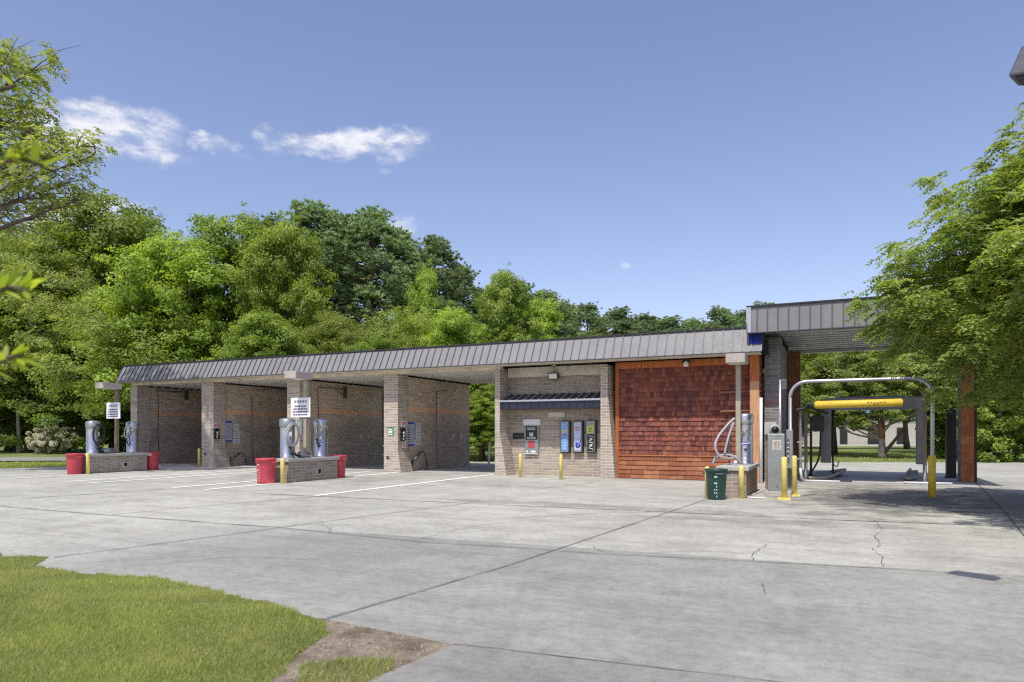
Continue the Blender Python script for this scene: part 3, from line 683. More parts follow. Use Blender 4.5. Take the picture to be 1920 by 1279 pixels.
# three product vendors
def vendor(px0, px1, py0, py1, label, style):
    x0, x1, z0, z1 = niche(px0, px1, py0, py1); a = (x1 - x0) / 2; h = z1 - z0
    t = thing('vending_panel', ((x0 + x1) / 2, YW, z0), label, 'vending panel', 'tall vending panels in a row on the niche wall')
    g = MB(); g.box(-a, a, -.14, 0, 0, h); g.build('case', 'black', t)
    g = MB(); g.box(-a * .88, a * .70, -.15, -.141, h * .03, h * .97); g.build('frame', 'steel_dull', t)
    y = -.151; e0, e1 = -a * .72, a * .56; r = random.Random(style)
    if style == 1:
        g = MB(); g.box(e0, e1, y - .006, y, h * .08, h * .93); g.build('poster', 'sky_blue', t)
        g = MB()
        for k, z in enumerate((.66, .60)): g.hexa([(e0 * .7, y - .009, h * z), (e1 * .8, y - .009, h * (z + .05)), (e1 * .8, y - .007, h * (z + .05)), (e0 * .7, y - .007, h * z), (e0 * .7, y - .009, h * (z + .04)), (e1 * .8, y - .009, h * (z + .09)), (e1 * .8, y - .007, h * (z + .09)), (e0 * .7, y - .007, h * (z + .04))])
        g.build('orange_stripe', 'yellow_gloss', t)
        g = MB(); g.box(e0 * .7, e1 * .8, y - .009, y - .007, h * .54, h * .575); g.build('red_stripe', 'red', t)
        g = MB(); bars(g, e0, e1, h * .76, h * .90, y - .007, 2, r); bars(g, e0, e1, h * .10, h * .45, y - .007, 4, r, full=.8); g.build('lettering', 'pale_blue', t)
    elif style == 2:
        g = MB(); g.box(e0, e1, y - .006, y, h * .08, h * .93); g.build('poster', 'pale_blue', t)
        g = MB(); g.box(e0 * .9, e1, y - .009, y - .007, h * .30, h * .44); g.build('blue_panel', 'royal', t); g = MB()
        g.tube([(0, y - .007, h * .235), (0, y - .010, h * .235)], a * .52, 18); g.build('blue_emblem', 'royal', t)
        g = MB(); bars(g, e0, e1, h * .68, h * .82, y - .007, 2, r, full=.8); g.build('red_lettering', 'red', t)
        g = MB(); bars(g, e0, e1, h * .31, h * .43, y - .010, 2, r); g.tube([(0, y - .010, h * .22), (0, y - .012, h * .22)], a * .12, 8); g.build('lettering', 'white', t)
    else:
        g = MB(); g.box(e0, e1, y - .006, y, h * .05, h * .58); g.build('poster', 'black', t)
        g = MB(); g.hexa([(e0, y - .008, h * .59), (e1, y - .008, h * .62), (e1, y, h * .62), (e0, y, h * .59), (e0, y - .008, h * .80), (e1, y - .008, h * .83), (e1, y, h * .83), (e0, y, h * .80)]); g.build('lime_panel', 'lime', t)
        g = MB(); g.box(e0, e1, y - .006, y, h * .84, h * .96); g.build('top_panel', 'concrete', t)
        g = MB(); bars(g, e0 * .8, e1 * .8, h * .63, h * .78, y - .0085, 2, r); g.tube(arc((0, y - .008, h * .87), a * .3, 20, 160, 8), .006, 5); g.build('dark_lettering', 'ink', t)
        g = MB()
        for k in range(5): # stacked tall strokes down the panel
            z = h * (.09 + k * .095); s_ = 1 if k % 2 else -1
            g.tube(spline([(-a * .3 * s_, y - .009, z), (a * .3, y - .009, z + h * .03), (-a * .3, y - .009, z + h * .05), (a * .3 * s_, y - .009, z + h * .08)], 4), .012, 5)
        g.build('white_lettering', 'white', t)
vendor(1053, 1071, 789, 849, 'blue vending panel, leftmost of three on the niche wall', 1)
vendor(1077, 1095.5, 789, 849, 'pale blue and navy vending panel, middle of three on the niche wall', 2)
vendor(1101, 1120, 788, 849, 'black and lime green vending panel, rightmost of three on the niche wall', 3)

# ------------------------------------------------------------------ fittings on the bay walls (planes of constant x, facing right)
WN = {1: -31.91, 2: -26.64, 3: -21.42, 4: -16.28}
WORD = {1: 'far left bay', 2: 'second bay', 3: 'third bay', 4: 'fourth bay, nearest the office'}
def onwall(w, px0, px1, py0, py1, pier=False):
    X = WN[w] + (.105 if pier else 0); y0, y1 = PYX(px0, X), PYX(px1, X); ym = (y0 + y1) / 2
    return X, y0, y1, PZ(py1, X, ym), PZ(py0, X, ym)
def wallbox(name, w, q, mats, label, cat, group=None, d=.02, pier=False, detail=None, seed=0):
    X, y0, y1, z0, z1 = onwall(w, *q, pier=pier); t = thing(name, (X, (y0 + y1) / 2, z0), label, cat, group)
    a = (y1 - y0) / 2; h = z1 - z0
    g = MB(); g.box(.001, d, -a, a, 0, h); g.build('board', mats, t); r = random.Random(seed + w)
    if detail: detail(t, a, h, d, r)
    return t
def rows(g, a0, a1, z0, z1, n, d, r, full=.9):
    h = (z1 - z0) / n
    for k in range(n):
        z = z1 - (k + .5) * h; y = a0
        while y < a1:
            wd = min(r.uniform(.03, .12), a1 - y)
            if wd < .015: break
            g.box(d + .001, d + .004, y, y + wd, z - h * .22, z + h * .22); y += wd + .02
def det_menu(t, a, h, d, r):
    g = MB(); g.box(d, d + .004, -a * .96, a * .96, h * .07, h * .92); g.build('list', 'pale_blue', t)
    g = MB()
    for k in range(7): g.box(d + .005, d + .010, -a * .9, -a * .25, h * (.14 + k * .10), h * (.19 + k * .10))
    g.build('tabs', 'ink', t)
    g = MB(); rows(g, -a * .1, a * .85, h * .12, h * .80, 8, d + .004, r); rows(g, -a * .8, a * .8, h * .82, h * .9, 1, d + .004, r); g.build('lettering', 'ink_grey', t)
def det_rows(n, m='ink_grey'):
    def f(t, a, h, d, r):
        g = MB(); rows(g, -a * .8, a * .8, h * .1, h * .9, n, d, r); g.build('lettering', m, t)
    return f
def det_coin(t, a, h, d, r):
    g = MB(); g.tube([(d, 0, h * .38), (d + .02, 0, h * .38)], a * .35, 10); g.tube([(d, 0, h * .62), (d + .02, 0, h * .62)], a * .5, 10); g.box(d, d + .012, -a * .5, a * .1, h * .08, h * .25); g.build('coin_slot', 'pvc', t)
def det_red(t, a, h, d, r):
    g = MB(); g.box(d + .001, d + .006, -a * .75, -a * .15, h * .35, h * .85); g.box(d + .001, d + .006, a * .2, a * .8, h * .35, h * .85); g.build('red_marks', 'red', t)
wallbox('price_board', 2, (416, 434, 790, 828), 'royal', 'blue edged wash menu board on the wall of the second bay', 'sign', 'blue wash menu boards', .03, False, det_menu)
wallbox('price_board', 4, (762, 776, 792, 836), 'royal', 'blue edged wash menu board on the wall of the bay nearest the office', 'sign', 'blue wash menu boards', .03, False, det_menu)
for w_, xs in ((2, [(439.5, 448.5, 795, 808), (438, 450, 809.5, 821.5), (437, 450, 823, 832)]), (4, [(781, 789, 793, 807), (779.5, 789.5, 808, 822.5), (777.5, 789, 824, 834.5)])):
    for q, nm, n_ in zip(xs, ('top', 'middle', 'bottom'), (3, 4, 2)):
        wallbox('notice', w_, q, 'paper', f'{nm} white notice of three beside the menu board of the {"second bay" if w_ == 2 else "bay nearest the office"}', 'notice', 'white notices on the bay walls', .012, False, det_rows(n_), n_)
wallbox('notice', 1, (268, 283, 799.5, 824), 'paper', 'single pale notice on the wall of the far left bay', 'notice', 'white notices on the bay walls', .012, False, det_rows(5), 7)
for w_, q, q2 in ((2, (401, 409, 804, 823), (401, 408.5, 793.5, 802.5)), (4, (750.5, 757, 803, 827), (752, 758.5, 790, 800))):
    wh = 'second bay' if w_ == 2 else 'bay nearest the office'
    wallbox('coin_box', w_, q, 'black', f'black coin box on the pier side of the {wh}', 'coin box', 'black coin boxes', .09, True, det_coin)
    wallbox('notice', w_, q2, 'paper', f'small red and white notice above the coin box of the {wh}', 'notice', None, .012, True, det_red)
wallbox('notice', 4, (754, 761, 826, 840), 'paper', 'white notice with red marks below the coin box nearest the office', 'notice', None, .012, True, det_rows(4, 'red'))
# green sign on the pier front
x0, x1 = PX(727.5, YF), PX(738, YF); z0, z1 = PZ(817, x0, YF), PZ(801, x0, YF)
t = thing('pier_sign', ((x0 + x1) / 2, YF, z0), 'small green and white sign on the front of the fourth pier', 'sign'); a = (x1 - x0) / 2; h = z1 - z0
g = MB(); g.box(-a, a, -.02, -.001, 0, h); g.build('plate', 'green_paint', t)
g = MB(); g.box(-a * .8, a * .7, -.024, -.021, h * .68, h * .80); g.box(-a * .8, a * .7, -.024, -.021, h * .34, h * .58); g.box(-a * .8, -a * .1, -.024, -.021, h * .06, h * .24); g.box(a * .1, a * .7, -.024, -.021, h * .06, h * .24); g.build('lettering', 'white', t)
# hoses hanging from ceiling booms
def wallhose(w_, px, pyt, pyb, label, mat_, boom):
    X = WN[w_] + .22; Y = PYX(px, X); zt, zb = PZ(pyt, X, Y), max(.04, PZ(pyb, X, Y)); t = thing('wash_hose', (X, Y, 0), label, 'hose', 'high pressure hoses hanging in the bays')
    g = MB(); g.tube(spline([(0, 0, zt), (.01, .02, zt * .7), (.03, -.01, zt * .4), (.06, .03, zb + .3), (.10, .1, zb)], 8), .017, 8); g.build('hose', mat_, t)
    g = MB(); pts = [(0, 0, zt), (0, 0, zt + .12), (.0, .05, zt + .22), (.02, .18, zt + .28)] + ([(.05, boom, zt + .32 + boom * .03)])
    g.tube(spline(pts, 5), .02, 8); g.build('boom', 'galv' if w_ in (2,) else 'dark_steel', t)
    return t
wallhose(2, 472, 741, 878, 'blue hose with silver boom on the wall of the second bay', 'blue_hose', 2.4)
wallhose(4, 818, 745, 878, 'blue hose on the wall of the bay nearest the office', 'blue_hose', .9)
t = wallhose(1, 296, 735, 868, 'black hose on the wall of the far left bay', 'black_rubber', .2)
t = wallhose(3, 596, 735, 862, 'dark hose on the wall of the third bay', 'black_rubber', .2)
def boom(w_, pxa, pxb, py, label):
    X = WN[w_] + .12; Y0, Y1 = PYX(pxa, X), PYX(pxb, X); z = PZ(py, X, Y0)
    t = thing('hose_boom', (X, Y0, z), label, 'boom', 'swivel booms high on the bay walls')
    g = MB(); l = Y1 - Y0; g.tube([(0.05, 0, 0), (0, l, .02)], .022, 8); g.tube([(.03, l * .55, 0), (0, l, -.3)], .016, 8); g.build('arm', 'dark_steel', t)
    g = MB(); g.box(-.1, .03, l - .04, l + .06, -.42, .14); g.build('bracket', 'dark_steel', t)
boom(1, 293, 350, 732.5, 'dark swivel boom near the ceiling of the far left bay')
boom(3, 600, 648, 726.5, 'dark swivel boom near the ceiling of the third bay')
# mat clamps
for w_, xs in ((3, (675, 689)), (4, (847, 861))):
    for k, px in enumerate(xs):
        X, y0, y1, z0, z1 = onwall(w_, px - 1.2, px + 1.2, 812 if w_ == 4 else 815, 823)
        g = MB(); g.tube(spline([(.02, 0, 0), (.09, 0, .03), (.11, 0, (z1 - z0) * .6), (.02, 0, z1 - z0)], 4), .02, 8)
        o = g.build('mat_clamp', 'pvc', None, (X, (y0 + y1) / 2, z0)); tag(o, f'{"left" if k == 0 else "right"} white floor mat clamp on the wall of the {"third bay" if w_ == 3 else "bay nearest the office"}', 'clamp', 'floor mat clamps')
# brush holders with looped hose near the floor
for w_, q in ((2, (427, 443, 850, 866)), (4, (771, 782, 848, 868))):
    X = WN[w_] + .02; Y0, Y1 = PYX(q[0], X), PYX(q[1], X); z0, z1 = PZ(q[3], X, Y0), PZ(q[2], X, Y1)
    t = thing('brush_holder', (X, Y0, z0), 'black brush holder with hose loop low on the wall of the ' + ('second bay' if w_ == 2 else 'bay nearest the office'), 'brush holder', 'brush holders')
    g = MB(); g.tube([(.06, 0, 0), (.16, (Y1 - Y0), z1 - z0)], .055, 10); g.build('holder', 'dark_steel', t)
    g = MB(); l = Y1 - Y0; g.tube(spline([(.16, l, z1 - z0), (.2, l + .25, z1 - z0 - .02), (.22, l + .45, -.1), (.2, l + .42, .03 - z0)], 6), .022, 8); g.tube(spline([(.06, 0, 0), (.08, -.06, -.2), (.08, -.06, .03 - z0)], 4), .03, 8); g.build('hose', 'black_rubber', t)
# drum of pink soap behind the third pier's foot: bollard at back of fourth pier
# ------------------------------------------------------------------ bollards
def bollard(name, x, y, h, label, rr=.065, base=False, z=0.):
    t = thing(name, (x, y, z), label, 'bollard', 'yellow steel bollards')
    g = MB(); g.lathe(0, 0, [(rr, 0), (rr, h - .06), (rr * .92, h - .03), (rr * .65, h - .008), (.01, h)], 20); g.build('post', 'yellow', t)
    if base: g = MB(); g.box(-.15, .15, -.12, .12, .0, .045); g.build('base_plate', 'yellow', t)
    return t
BX = [(PX(976, 22.75), 22.75, .86, 'yellow bollard before the niche, the one in front of the cash machine side', .06, False), (PX(1052, 22.35), 22.35, .86, 'yellow bollard before the niche, below the blue vending panel', .06, False),
      (-27.42, 23.35, .88, 'yellow bollard touching the left edge of the second pier', .06, False), (-26.5, 17.38, .83, 'yellow bollard at the corner of the far left vacuum island', .065, False),
      (-15.98, 16.78, .80, 'yellow bollard at the corner of the middle vacuum island', .07, False), (*G(1326, 934), .78, 'yellow bollard half hidden behind the green bin', .06, False),
      (*G(1390, 934.5), .80, 'yellow bollard at the corner of the right vacuum island, beside the green bin', .066, False), (*G(1470.5, 937), 1.03, 'yellow bollard on a square foot directly in front of the steel pay station', .072, True),
      (*G(1489.5, 930.5), 1.03, 'yellow bollard just right of the steel pay station', .066, True)]
for q in BX: bollard('bollard', q[0], q[1], q[2], q[3], q[4], q[5])

# ------------------------------------------------------------------ vacuum islands
def island(loc, wdt, ln, label, mats='island_block', vent=True):
    t = thing('vacuum_island', (loc[0], loc[1], 0), label, 'vacuum island', 'brick vacuum islands')
    g = MB(); g.box(-wdt, 0, 0, ln, 0, .665); g.build('plinth', mats, t)
    g = MB(); g.box(-wdt - .06, .06, -.07, ln + .07, .668, .77); g.build('top_slab', 'concrete', t, bevel=.012)
    if vent:
        g = MB(); g.tube([(.001, ln * .60, .30), (.03, ln * .60, .30)], .13, 20); v = g.build('vent_ring', 'concrete_pale', t)
        g = MB(); g.tube([(.02, ln * .60, .30), (.034, ln * .60, .30)], .09, 20); g.build('vent_hole', 'black', v)
    return t
island((-26.6, 17.5), .65, 2.5, 'low brick vacuum island on the far left by the first bays')
island((-16.0, 17.05), .65, 2.4, 'low brick vacuum island in the middle of the lot')
island((-2.08, 17.85), .66, 2.5, 'reddish brick vacuum island in front of the shingle wall', 'red_island_block', False)
g = MB(); g.box(-.655, -.005, -.012, -.002, .0, .665); g.build('end_face', 'island_block', bpy.data.objects['vacuum_island.002'])
def canister(x, y, label, rr=.235, h=1.32, z=.772, hose=None, emblem=-60, style=0):
    t = thing('vacuum_cleaner', (x, y, z), label, 'vacuum cleaner', 'silver vacuum canisters')
    g = MB(); g.lathe(0, 0, [(rr * 1.02, 0), (rr * 1.02, .04), (rr, .045), (rr, h - .32), (rr * 1.0, h - .30)], 36); g.build('canister', 'steel', t)
    g = MB(); g.lathe(0, 0, [(rr * 1.06, h - .298), (rr * 1.09, h - .28), (rr * 1.08, h - .06), (rr * .95, h - .03), (rr * .5, h), (.01, h + .01)], 36); g.build('lid', 'steel_dull' if style else 'steel', t)
    g = MB(); g.tube([(rr * .7 * math.cos(R(emblem)) , rr * .7 * math.sin(R(emblem)), .40), (rr * 1.12 * math.cos(R(emblem)), rr * 1.12 * math.sin(R(emblem)), .40)], .04, 10); g.build('inlet', 'dark_steel', t)
    # wrapped emblem: ribbon and script banner, laid on the can
    def pt(u, zz, o=.006): a_ = R(emblem) + u / rr; return ((rr + o) * math.cos(a_), (rr + o) * math.sin(a_), zz)
    def ribbon(path, wd, mat_, nm, o=.006):
        g = MB(); vs = []; P = spline([(q[0], q[1], 0) for q in path], 6)
        for i, p in enumerate(P):
            d = (P[min(i + 1, len(P) - 1)] - P[max(i - 1, 0)]).normalized(); n = Vector((-d.y, d.x, 0)) * wd / 2
            vs.append(pt((p + n).x, (p + n).y, o)); vs.append(pt((p - n).x, (p - n).y, o))
        g.add(vs, [(2 * i, 2 * i + 1, 2 * i + 3, 2 * i + 2) for i in range(len(P) - 1)], smooth=True); return g.build(nm, mat_, t)
    if style == 0:
        e = h * .60
        ribbon([(-.15, e - .22), (-.08, e + .02), (.0, e - .02), (.14, e + .16)], .09, 'ink', 'emblem_dark_band')  # dark band printed behind the ribbon
        ribbon([(-.14, e - .16), (-.07, e + .04), (.02, e + .0), (.15, e + .20)], .055, 'steel_dull', 'emblem_ribbon', .009)
        ribbon([(-.05, e - .10), (.02, e - .03), (.1, e - .10), (.08, e - .20), (-.02, e - .20), (-.06, e - .12)], .04, 'ink_grey', 'emblem_ring', .010)
        ribbon([(-.16, e - .30), (-.05, e - .27), (.05, e - .27), (.16, e - .22)], .055, 'royal', 'emblem_banner', .008)
        ribbon([(-.14, e - .295), (-.05, e - .265), (.05, e - .262), (.15, e - .22)], .02, 'white', 'lettering', .011)
    if style == 1:
        g = MB(); g.add([pt(-.02, .72, .006), pt(.08, .72, .006), pt(.08, .86, .006), pt(-.02, .86, .006)], [(0, 1, 2, 3)]); g.build('label', 'white', t)
    if hose:
        cy, cz, ry, rz_, rad, mt, nn = hose
        g = MB()
        for k in range(nn):
            pts = []
            for i in range(41):
                a_ = 2 * math.pi * i / 40; pts.append((cy[0] + (k * .035) + .03 * math.sin(a_), cy[1] + ry * math.cos(a_) * (1 - .06 * k), cz + rz_ * math.sin(a_) * (1 - .05 * k) - .03 * k))
            g.tube(pts, rad, 8, ribs=True)
        g.build('hose', mt, t)
        g = MB(); g.tube(spline([(cy[0], cy[1] - ry * .3, cz - rz_), (cy[0] + .02, cy[1] - ry * .2, cz - rz_ - .15), (cy[0] - .05, cy[1] + .1, cz - rz_ - .28)], 6), rad, 8); g.build('nozzle', 'black_rubber', t)
    return t
canister(-26.93, 17.86, 'silver vacuum with a coiled black hose on the far left island', hose=((.27, .06), .80, .24, .38, .024, 'black_rubber', 2), emblem=20, style=1)
canister(-26.93, 19.58, 'silver vacuum with ribbon emblem, right one on the far left island', hose=((.16, -.36), .88, .12, .28, .025, 'grey_hose', 1), emblem=-58)
canister(-16.33, 17.36, 'silver vacuum with a coiled grey hose, left one on the middle island', hose=((.28, -.08), .78, .28, .38, .026, 'grey_hose', 2), emblem=-30, style=1)
canister(-16.33, 18.98, 'silver vacuum with dark emblem, right one on the middle island', hose=((.14, -.34), .90, .10, .26, .025, 'grey_hose', 1), emblem=-58)
canister(-2.28, 19.25, 'silver vacuum with bold ribbon emblem on the right island in front of the shingles', .2, 1.36, emblem=-78)
def small_bits(x, y, label):
    t = thing('vacuum_motor', (x, y, .772), label, 'motor')
    g = MB(); g.tube([(0, -.22, .11), (0, .22, .11)], .11, 16); g.box(-.08, .08, -.14, .14, 0, .04); g.build('motor_body', 'steel_dull', t)
    g = MB(); g.tube(spline([(0, -.22, .1), (.03, -.38, .08), (.0, -.45, .18), (-.1, -.4, .1)], 5), .035, 8); g.build('hose', 'black_rubber', t)
small_bits(-26.85, 18.45, 'small motor with black hose lying on the far left island')
small_bits(-16.25, 18.05, 'small motor with dark hose lying on the middle island')
def mast(x, y, label, sign=None, box_y=-.75, mat_='tan_pole'):
    t = thing('light_pole', (x, y, .772), label, 'light pole', 'square poles with a box light on the islands')
    g = MB(); g.box(-.06, .06, -.06, .06, 0, 2.62); g.box(-.10, .10, -.10, .10, 0, .02); g.build('pole', mat_, t)
    g = MB(); g.box(-.24, .24, box_y, .06, 2.625, 2.86); h = g.build('lamp_box', 'lamp_box', t, bevel=.01)
    g = MB(); g.box(-.18, .18, box_y + .08, -.08, 2.618, 2.624); g.build('lens', 'lens', h)
    if sign:
        s_ = thing('vacuum_sign', (x + sign[0], y - .065, .772 + sign[1]), sign[2], 'sign', 'white lettered signs on the island poles')
        g = MB(); g.box(-.42, .42, -.028, -.001, 0, .66); g.build('board', 'white', s_, bevel=.004)
        g = MB(); r = random.Random(3)
        bars(g, -.33, .33, .44, .62, -.029, 1, r, wmin=.07, wmax=.10, full=1.0); g.build('headline', 'ink_grey', s_)
        g = MB(); bars(g, -.36, .36, .04, .42, -.029, 4, r, wmin=.05, wmax=.16, full=.95); g.build('lettering', 'ink', s_)
    return t
mast(-26.9, 18.85, 'brown pole with box light on the far left island', (-.09, 1.42, 'white lettered sign on the pole of the far left island'), mat_='brown_pole')
mast(-16.3, 18.2, 'tan pole with box light on the middle island', (-.16, 1.36, 'white lettered sign on the pole of the middle island'))
mast(-2.42, 19.05, 'tan pole with box light in front of the shingle wall', None, -.62)
o = thing('meter_box', (-16.3, 18.12, 1.55), 'grey electric box on the middle island pole', 'electric box'); g = MB(); g.box(-.26, -.065, -.05, .1, 0, .52); g.build('case', 'steel_dull', o, bevel=.01); g = MB(); g.box(-.22, -.10, -.058, -.051, .3, .42); g.build('latch_plate', 'galv', o)
# loose hoses on the right island
t = thing('vacuum_hose', (-2.6, 18.9, .772), 'thick grey vacuum hose looped left of the pole on the right island', 'hose')
g = MB(); P = spline([(.10, .05, 1.22), (-.06, -.05, 1.05), (-.28, -.25, .72), (-.33, -.35, .45), (-.22, -.3, .22), (0, -.1, .16), (.12, .05, .22)], 10); g.tube(P, .034, 10, ribs=True)
P = spline([(.08, .02, 1.1), (-.02, -.05, .8), (-.1, -.12, .45), (-.12, -.15, .3)], 8); g.tube(P, .03, 10); g.build('loop', 'grey_hose', t)
g = MB(); P = spline([(-.42, -.2, .02), (-.34, -.18, .18), (-.12, -.1, .26), (.12, 0, .2), (.26, .08, .04)], 8); g.tube(P, .035, 10, ribs=True); g.build('floor_hose', 'grey_hose', t)
g = MB(); g.tube(spline([(.0, 0, 1.05), (-.03, -.03, .7), (-.03, -.03, .2)], 6), .035, 8); g.build('wand', 'dark_steel', t)
g = MB(); g.tube([(-.03, -.03, .19), (-.03, -.03, .03)], .036, 8); g.build('grip', 'red_plastic', t)
g = MB(); g.box(-.02, .02, -.22, .22, 0, 1.0)
t = thing('spigot', (-2.38, 18.2, .772), 'small white fitting on top of the right island', 'fitting'); g = MB(); g.lathe(0, 0, [(.035, 0), (.035, .06), (.045, .065), (.045, .11), (.03, .13)], 12); g.build('fitting_body', 'white', t)
# red pipes on the shingle wall
for zz, x0_, lab in ((3.08, -4.0, 'upper'), (2.16, -4.05, 'lower')):
    pass
def redpipe(pxa, pxb, py, label):
    Y = 23.72; x0_, x1_ = PX(pxa, Y), -2.63; z = PZ(py, x1_, Y); g = MB(); g.tube([(x0_, Y, z - .01), (x1_, Y, z)], .035, 8); g.box(x0_ - .03, x0_ + .05, Y, 23.84, z - .05, z + .03); tag(g.build('pipe', 'rust'), label, 'pipe', 'red pipes on the shingle wall')
redpipe(1350, 1408, 734, 'upper thin red pipe across the shingle wall')
redpipe(1352, 1408, 770, 'lower thin red pipe across the shingle wall')

# ------------------------------------------------------------------ bins
def bin_(x, y, label, mat_, h=.78, r0=.255, r1=.29, z=0, marks=None, rot=0., group='red plastic rubbish barrels'):
    t = thing('rubbish_barrel', (x, y, z), label, 'rubbish bin', group, rot)
    prof = [(r0 * .96, 0), (r0, .02), (r0 + (r1 - r0) * .62, h * .62), (r0 + (r1 - r0) * .70, h * .64), (r1 * .99, h * .90), (r1 * 1.07, h * .91), (r1 * 1.09, h * .985), (r1 * 1.05, h), (r1 * .96, h), (r1 * .9, h * .8), (r1 * .85, h * .3), (.02, h * .28)]
    g = MB(); g.lathe(0, 0, prof, 40, flute=-.012); g.build('barrel', mat_, t)
    for s_ in (-1, 1):
        g = MB(); xx = s_ * r1 * 1.05; g.tube([(xx, -.09, h * .86), (xx + s_ * .05, -.09, h * .84), (xx + s_ * .05, .09, h * .84), (xx, .09, h * .86)], .016, 8); g.build('handle', mat_, t)
    if marks:
        g = MB(); rr_ = random.Random(7)
        for k in range(7):
            zz = h * (.10 + k * .105); aa = R(-100); 
            for q in range(3):
                if rr_.random() < .35: continue
                a0 = aa + (q - 1) * .10; rad = r0 + (r1 - r0) * zz / h + .004
                g.add([(rad * math.cos(a0 + u), rad * math.sin(a0 + u), zz + v) for u, v in ((0, 0), (.07, 0), (.07, h * .05 * (1 - .4 * rr_.random())), (0, h * .05))], [(0, 1, 2, 3)])
        g.build('lettering', marks, t)
        if marks == 'white': g = MB(); g.box(-.04, .13, -r1 * 1.06 - .0, -r1 * 1.0, h * .84, h * .87); g.build('grip_slot', 'grey_paint', t)
    return t
bin_(-26.93, 17.14, 'faded red barrel at the near end of the far left island', 'red_plastic', .80, marks=None)
bin_(-26.85, 20.42, 'red barrel with a white label at the far end of the far left island', 'red_plastic', .78)
bin_(-16.45, 16.55, 'red barrel with worn white marks at the near end of the middle island', 'red_plastic', .80, .265, .30, marks='paper')
bin_(-16.32, 19.86, 'red barrel at the far end of the middle island, beyond the vacuums', 'red_plastic', .80)
bin_(*G(1343, 936.5), 'dark green barrel with vertical white lettering by the right island', 'green_plastic', .74, .21, .25, marks='white', rot=R(14), group=None)
bn = bpy.data.objects['rubbish_barrel.001']; g = MB(); g.add([(.318 * math.cos(a_), .318 * math.sin(a_), zz) for a_, zz in ((R(-75), .63), (R(-40), .63), (R(-40), .73), (R(-75), .73))], [(0, 1, 2, 3)]); g.build('label_plate', 'paper', bn)

# ------------------------------------------------------------------ pay station of the automatic bay
sx, sy = G(1455, 931)
t = thing('pay_station', (sx, sy, 0), 'tall grey steel pay station cabinet behind two yellow bollards', 'pay station')
g = MB(); g.box(-.28, .36, -.10, 1.5, 0, .13); g.build('kerb', 'concrete', t, bevel=.015)
g = MB(); g.box(-.20, .20, 0, .50, .132, 1.58); g.build('cabinet', 'steel_dull', t, bevel=.012)
g = MB(); g.box(-.08, .12, -.006, -.001, 1.18, 1.42); lb = g.build('poster', 'concrete_pale', t)
g = MB(); bars(g, -.07, .11, 1.2, 1.40, -.007, 4, random.Random(5)); g.build('lettering', 'rust', lb)
g = MB(); g.tube([(.03, -.02, .26), (.03, 0, .26)], .018, 8); g.build('lock', 'dark_steel', t)
g = MB(); g.box(.225, .375, .25, .50, .70, 1.68); kp = g.build('card_reader', 'steel_dull', t, bevel=.008)
g = MB(); g.box(.245, .30, .240, .249, .85, 1.45); g.build('reader_slot', 'dark_steel', kp)
g = MB()
for k, zz in enumerate((1.0, 1.12, 1.22, 1.34)): g.box(.255, .29, .232, .239, zz, zz + .03)
g.build('reader_marks', 'white', kp)
g = MB(); g.box(.23, .35, .55, .95, .132, 1.1); g.build('rear_cabinet', 'grey_paint', t)
# blower pipe elbow on the wall behind
bx, by = PX(1448, 20.6), 20.6
t = thing('vent_pipe', (bx, by, 0), 'short beige pipe with a round dark mouth pointing at the viewer', 'vent pipe')
zc = PZ(805, bx, by)
g = MB(); g.box(-.22, .1, .1, .55, zc - .16, zc + .2); g.build('housing', 'concrete', t, bevel=.02)
g = MB(); g.tube([(.06, .12, zc), (.08, -.12, zc - .01)], .15, 20); el = g.build('elbow', 'concrete', t)
g = MB(); g.tube([(.082, -.118, zc - .01), (.083, -.126, zc - .01)], .10, 20); g.build('mouth', 'black', el)
g = MB(); g.box(-.2, -.06, .2, .4, .0, zc - .165); g.build('stand', 'brown_pole', t)
# white downspout and conduit
x_, y_ = PX(1427, 23.25), 23.25; g = MB(); g.tube([(x_, y_, 0), (x_, y_, 2.72)], .05, 12); tag(g.build('downspout', 'pvc'), 'white plastic downspout between the cedar post and the grey pier', 'downspout')
x_, y_ = PX(1466, 22.7), 22.7; t = thing('conduit_pipe', (x_, y_, 0), 'thin pale conduit pipe with a small dark box on top beside the grey pier', 'pipe')
zt = PZ(712, x_, y_); g = MB(); g.tube([(-.05, 0, 0), (-.05, 0, zt)], .035, 10); g.build('pipe', 'galv', t); g = MB(); g.box(-.01, .14, -.05, .1, zt - .3, zt); g.build('switch_box', 'dark_steel', t, bevel=.01)
# pale hose on the ground
g = MB(); P = spline([G(1440, 914, .02) + (.02,), G(1425, 922, .02) + (.02,), G(1402, 931, .02) + (.02,), G(1415, 933, .02) + (.02,), G(1436, 933.5, .02) + (.02,)], 8); g.tube(P, .018, 8); tag(g.build('ground_hose', 'pvc'), 'pale hose on the ground between the right island and pay station', 'hose')

# ------------------------------------------------------------------ clearance arch
t = thing('clearance_arch', (0, 20.0, 0), 'tall grey pipe arch across the automatic bay entrance with a yellow right foot', 'arch')
xa, xb = PX(1481, 19.9), G(1747, 932)[0]; zt = 2.97
pts = [(xa, 0, .0), (xa, 0, 1.2), (xa, 0, zt - .42)] + arc((xa + .42, 0, zt - .42), .42, 180, 90, 8) + [(xa + 1.5, 0.02, zt)] + arc((xb - .42, .05, zt - .42), .42, 90, 0, 8) + [(xb, .08, 1.0), (xb, .1, .9)]
g = MB(); g.tube(pts, .046, 14); g.build('pipe', 'galv', t)
g = MB(); g.lathe(xb, .1, [(.085, 0), (.085, 1.02), (.06, 1.04)], 18); g.build('sleeve', 'yellow_gloss', t)
for v in t.children[-1].data.vertices: pass
